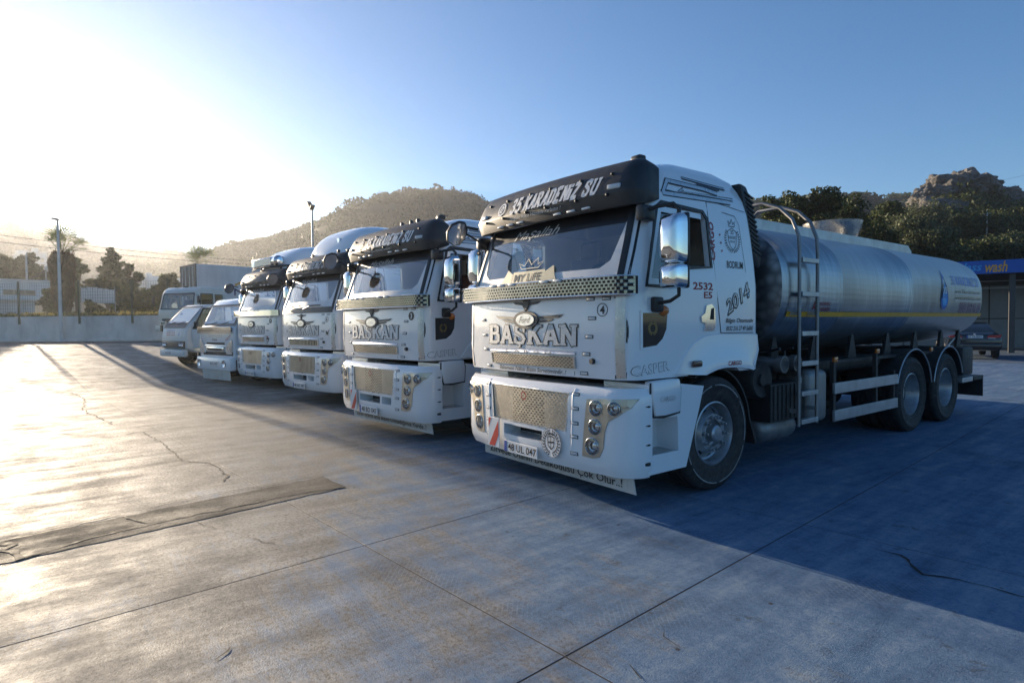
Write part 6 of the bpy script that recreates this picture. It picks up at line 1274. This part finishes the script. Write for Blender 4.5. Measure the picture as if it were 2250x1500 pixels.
link('body', carbody(), M_NAVY, T)
def green(k): return [(.50, 1.02, .74*k), (.62, 1.08, .72*k), (1.15, 1.40, .57*k), (1.4, 1.435, .56*k), (2.3, 1.43, .57*k), (2.6, 1.37, .58*k), (3.35, 1.0, .70*k)]
MB().loft([[Vector((-.76, y, .99)), Vector((.76, y, .99)), Vector((w_, y, z)), Vector((-w_, y, z))] for y, z, w_ in green(1)]).build('greenhouse', M_DGLASS2, T, 30, fixn=True)
MB().loft([[Vector((-w_-.01, y, z-.03)), Vector((w_+.01, y, z-.03)), Vector((w_-.03, y, z+.012)), Vector((-w_+.03, y, z+.012))] for y, z, w_ in green(1)[2:6]]).build('roof', M_NAVY, T, 30, fixn=True)
for s in (1, -1):
    tl_ = MB().prism([(.38, .84), (.80, .84), (.83, .96), (.42, .93)], lambda u, v, d: (s*u, d, v), -.012, .04).build('tail_lamp', M_TAIL, T, fixn=True, bevel=.008); MB().prism([(.42, .815), (.66, .815), (.64, .838), (.42, .838)], lambda u, v, d: (s*u, d, v), -.013, .03).build('reversing_lens', M_MARK, tl_, fixn=True)
    for y in (.85, 3.6): small_wheel(T, s*.78, y, .32, .2, s)
    MB().box((s*.95, 2.85, 1.02), (.16, .1, .11)).build('door_mirror', M_NAVY, T, 40, bevel=.02)
pt_ = MB().bb(-.26, .26, -.02, -.008, .83, .94).build('number_plate', M_VWHT, T); text_obj('lettering', '34 TB 8001', .44, .07, lambda u, v: Vector((u, -.022, .885+v)), M_VBLK, pt_, bold=.01); MB().bb(-.26, -.22, -.0215, -.0203, .832, .938).build('plate_band', M_EUB, pt_)
MB().bb(-.82, .82, -.06, .12, .42, .62).build('rear_bumper', M_NAVY, T, 40, bevel=.05, seg=3); MB().lathe([(0, -.012), (.035, -.012), (.04, 0)], (0, .0, .965), 'y', 14).build('badge', M_CHROME, T, 40)
# ---- extras on the far tankers
for t in [o for o in bpy.data.objects if o.name.startswith('tanker_truck') and o.parent is None]:
    cab_ = [c for c in t.children if c.name.split('.')[0] == 'cab'][0]
    if 'light bar' in t['label']:
        lb = MB().bb(-.80, .42, -.12, .10, 3.10, 3.33).build('light_bar', M_REFL, t, 40, bevel=.03)
        MB().bb(-.76, .38, -.135, -.121, 3.13, 3.30).build('bar_lens', M_LENS, lb); MB().lathe([(.13, -.06), (.125, .02), (.14, .10), (.08, .18), (0, .19)], (.47, -.01, 3.22), 'x', 20).build('bar_end_lamp', M_CHROME, lb, 40)
        MB().tube([(-1.0, .0, 3.06), (-.4, -.16, 3.07), (.4, -.16, 3.07), (.95, .05, 3.08), (1.08, .6, 3.10)], .022, 6).build('bar_rail', M_STEEL, lb)
        F = frontmap(.78, 1.22); b = ring_mb(F, .035, .055, 20); b.build('round_sticker', M_VBLK, cab_); MB().add([F(-.05, .06), F(0, .075), F(.06, .09), F(.02, .05)], [(0, 1, 2, 3)]).build('sticker_flame', M_RED, cab_)
    if 'eagle' in t['label']:
        F = frontmap(.93, 1.44); MB().add([F(-.10, .07), F(-.03, .0), F(-.01, .03), F(.03, .0), F(.09, .08), F(.05, -.02), F(.04, -.07), F(.01, -.03), F(-.03, -.06), F(-.02, -.02)], [tuple(range(10))]).build('eagle_sticker', M_VBLK, cab_)
# ================================================================= AIR
m, n, p = newmat('haze_air'); n.nodes.remove(p); pv = n.nodes.new('ShaderNodeVolumePrincipled'); pv.inputs['Density'].default_value = .00034; pv.inputs['Color'].default_value = (.92, .95, 1, 1); pv.inputs['Anisotropy'].default_value = .62
lk(n, pv.outputs[0], n.nodes['Material Output'].inputs['Volume'])
hz = MB().bb(-1300, 900, -900, 1300, -2, 122).build('haze', m); tag(hz, 'thin evening haze in the air over the whole place', kind='stuff')
# ================================================================= keep every thing to thing > part > sub-part
def settle(root):
    again = True
    while again:
        again = False
        for p1 in list(root.children):
            for p2 in list(p1.children):
                if not p2.children: continue
                if p1.type == 'EMPTY':
                    for p3 in list(p2.children): m_ = p2.matrix_basis @ p3.matrix_basis; p3.parent = p1; p3.matrix_parent_inverse.identity(); p3.matrix_basis = m_
                else: m_ = p1.matrix_basis @ p2.matrix_basis; p2.parent = root; p2.matrix_parent_inverse.identity(); p2.matrix_basis = m_
                again = True
for o in [o for o in bpy.data.objects if o.parent is None and o.children]: settle(o)
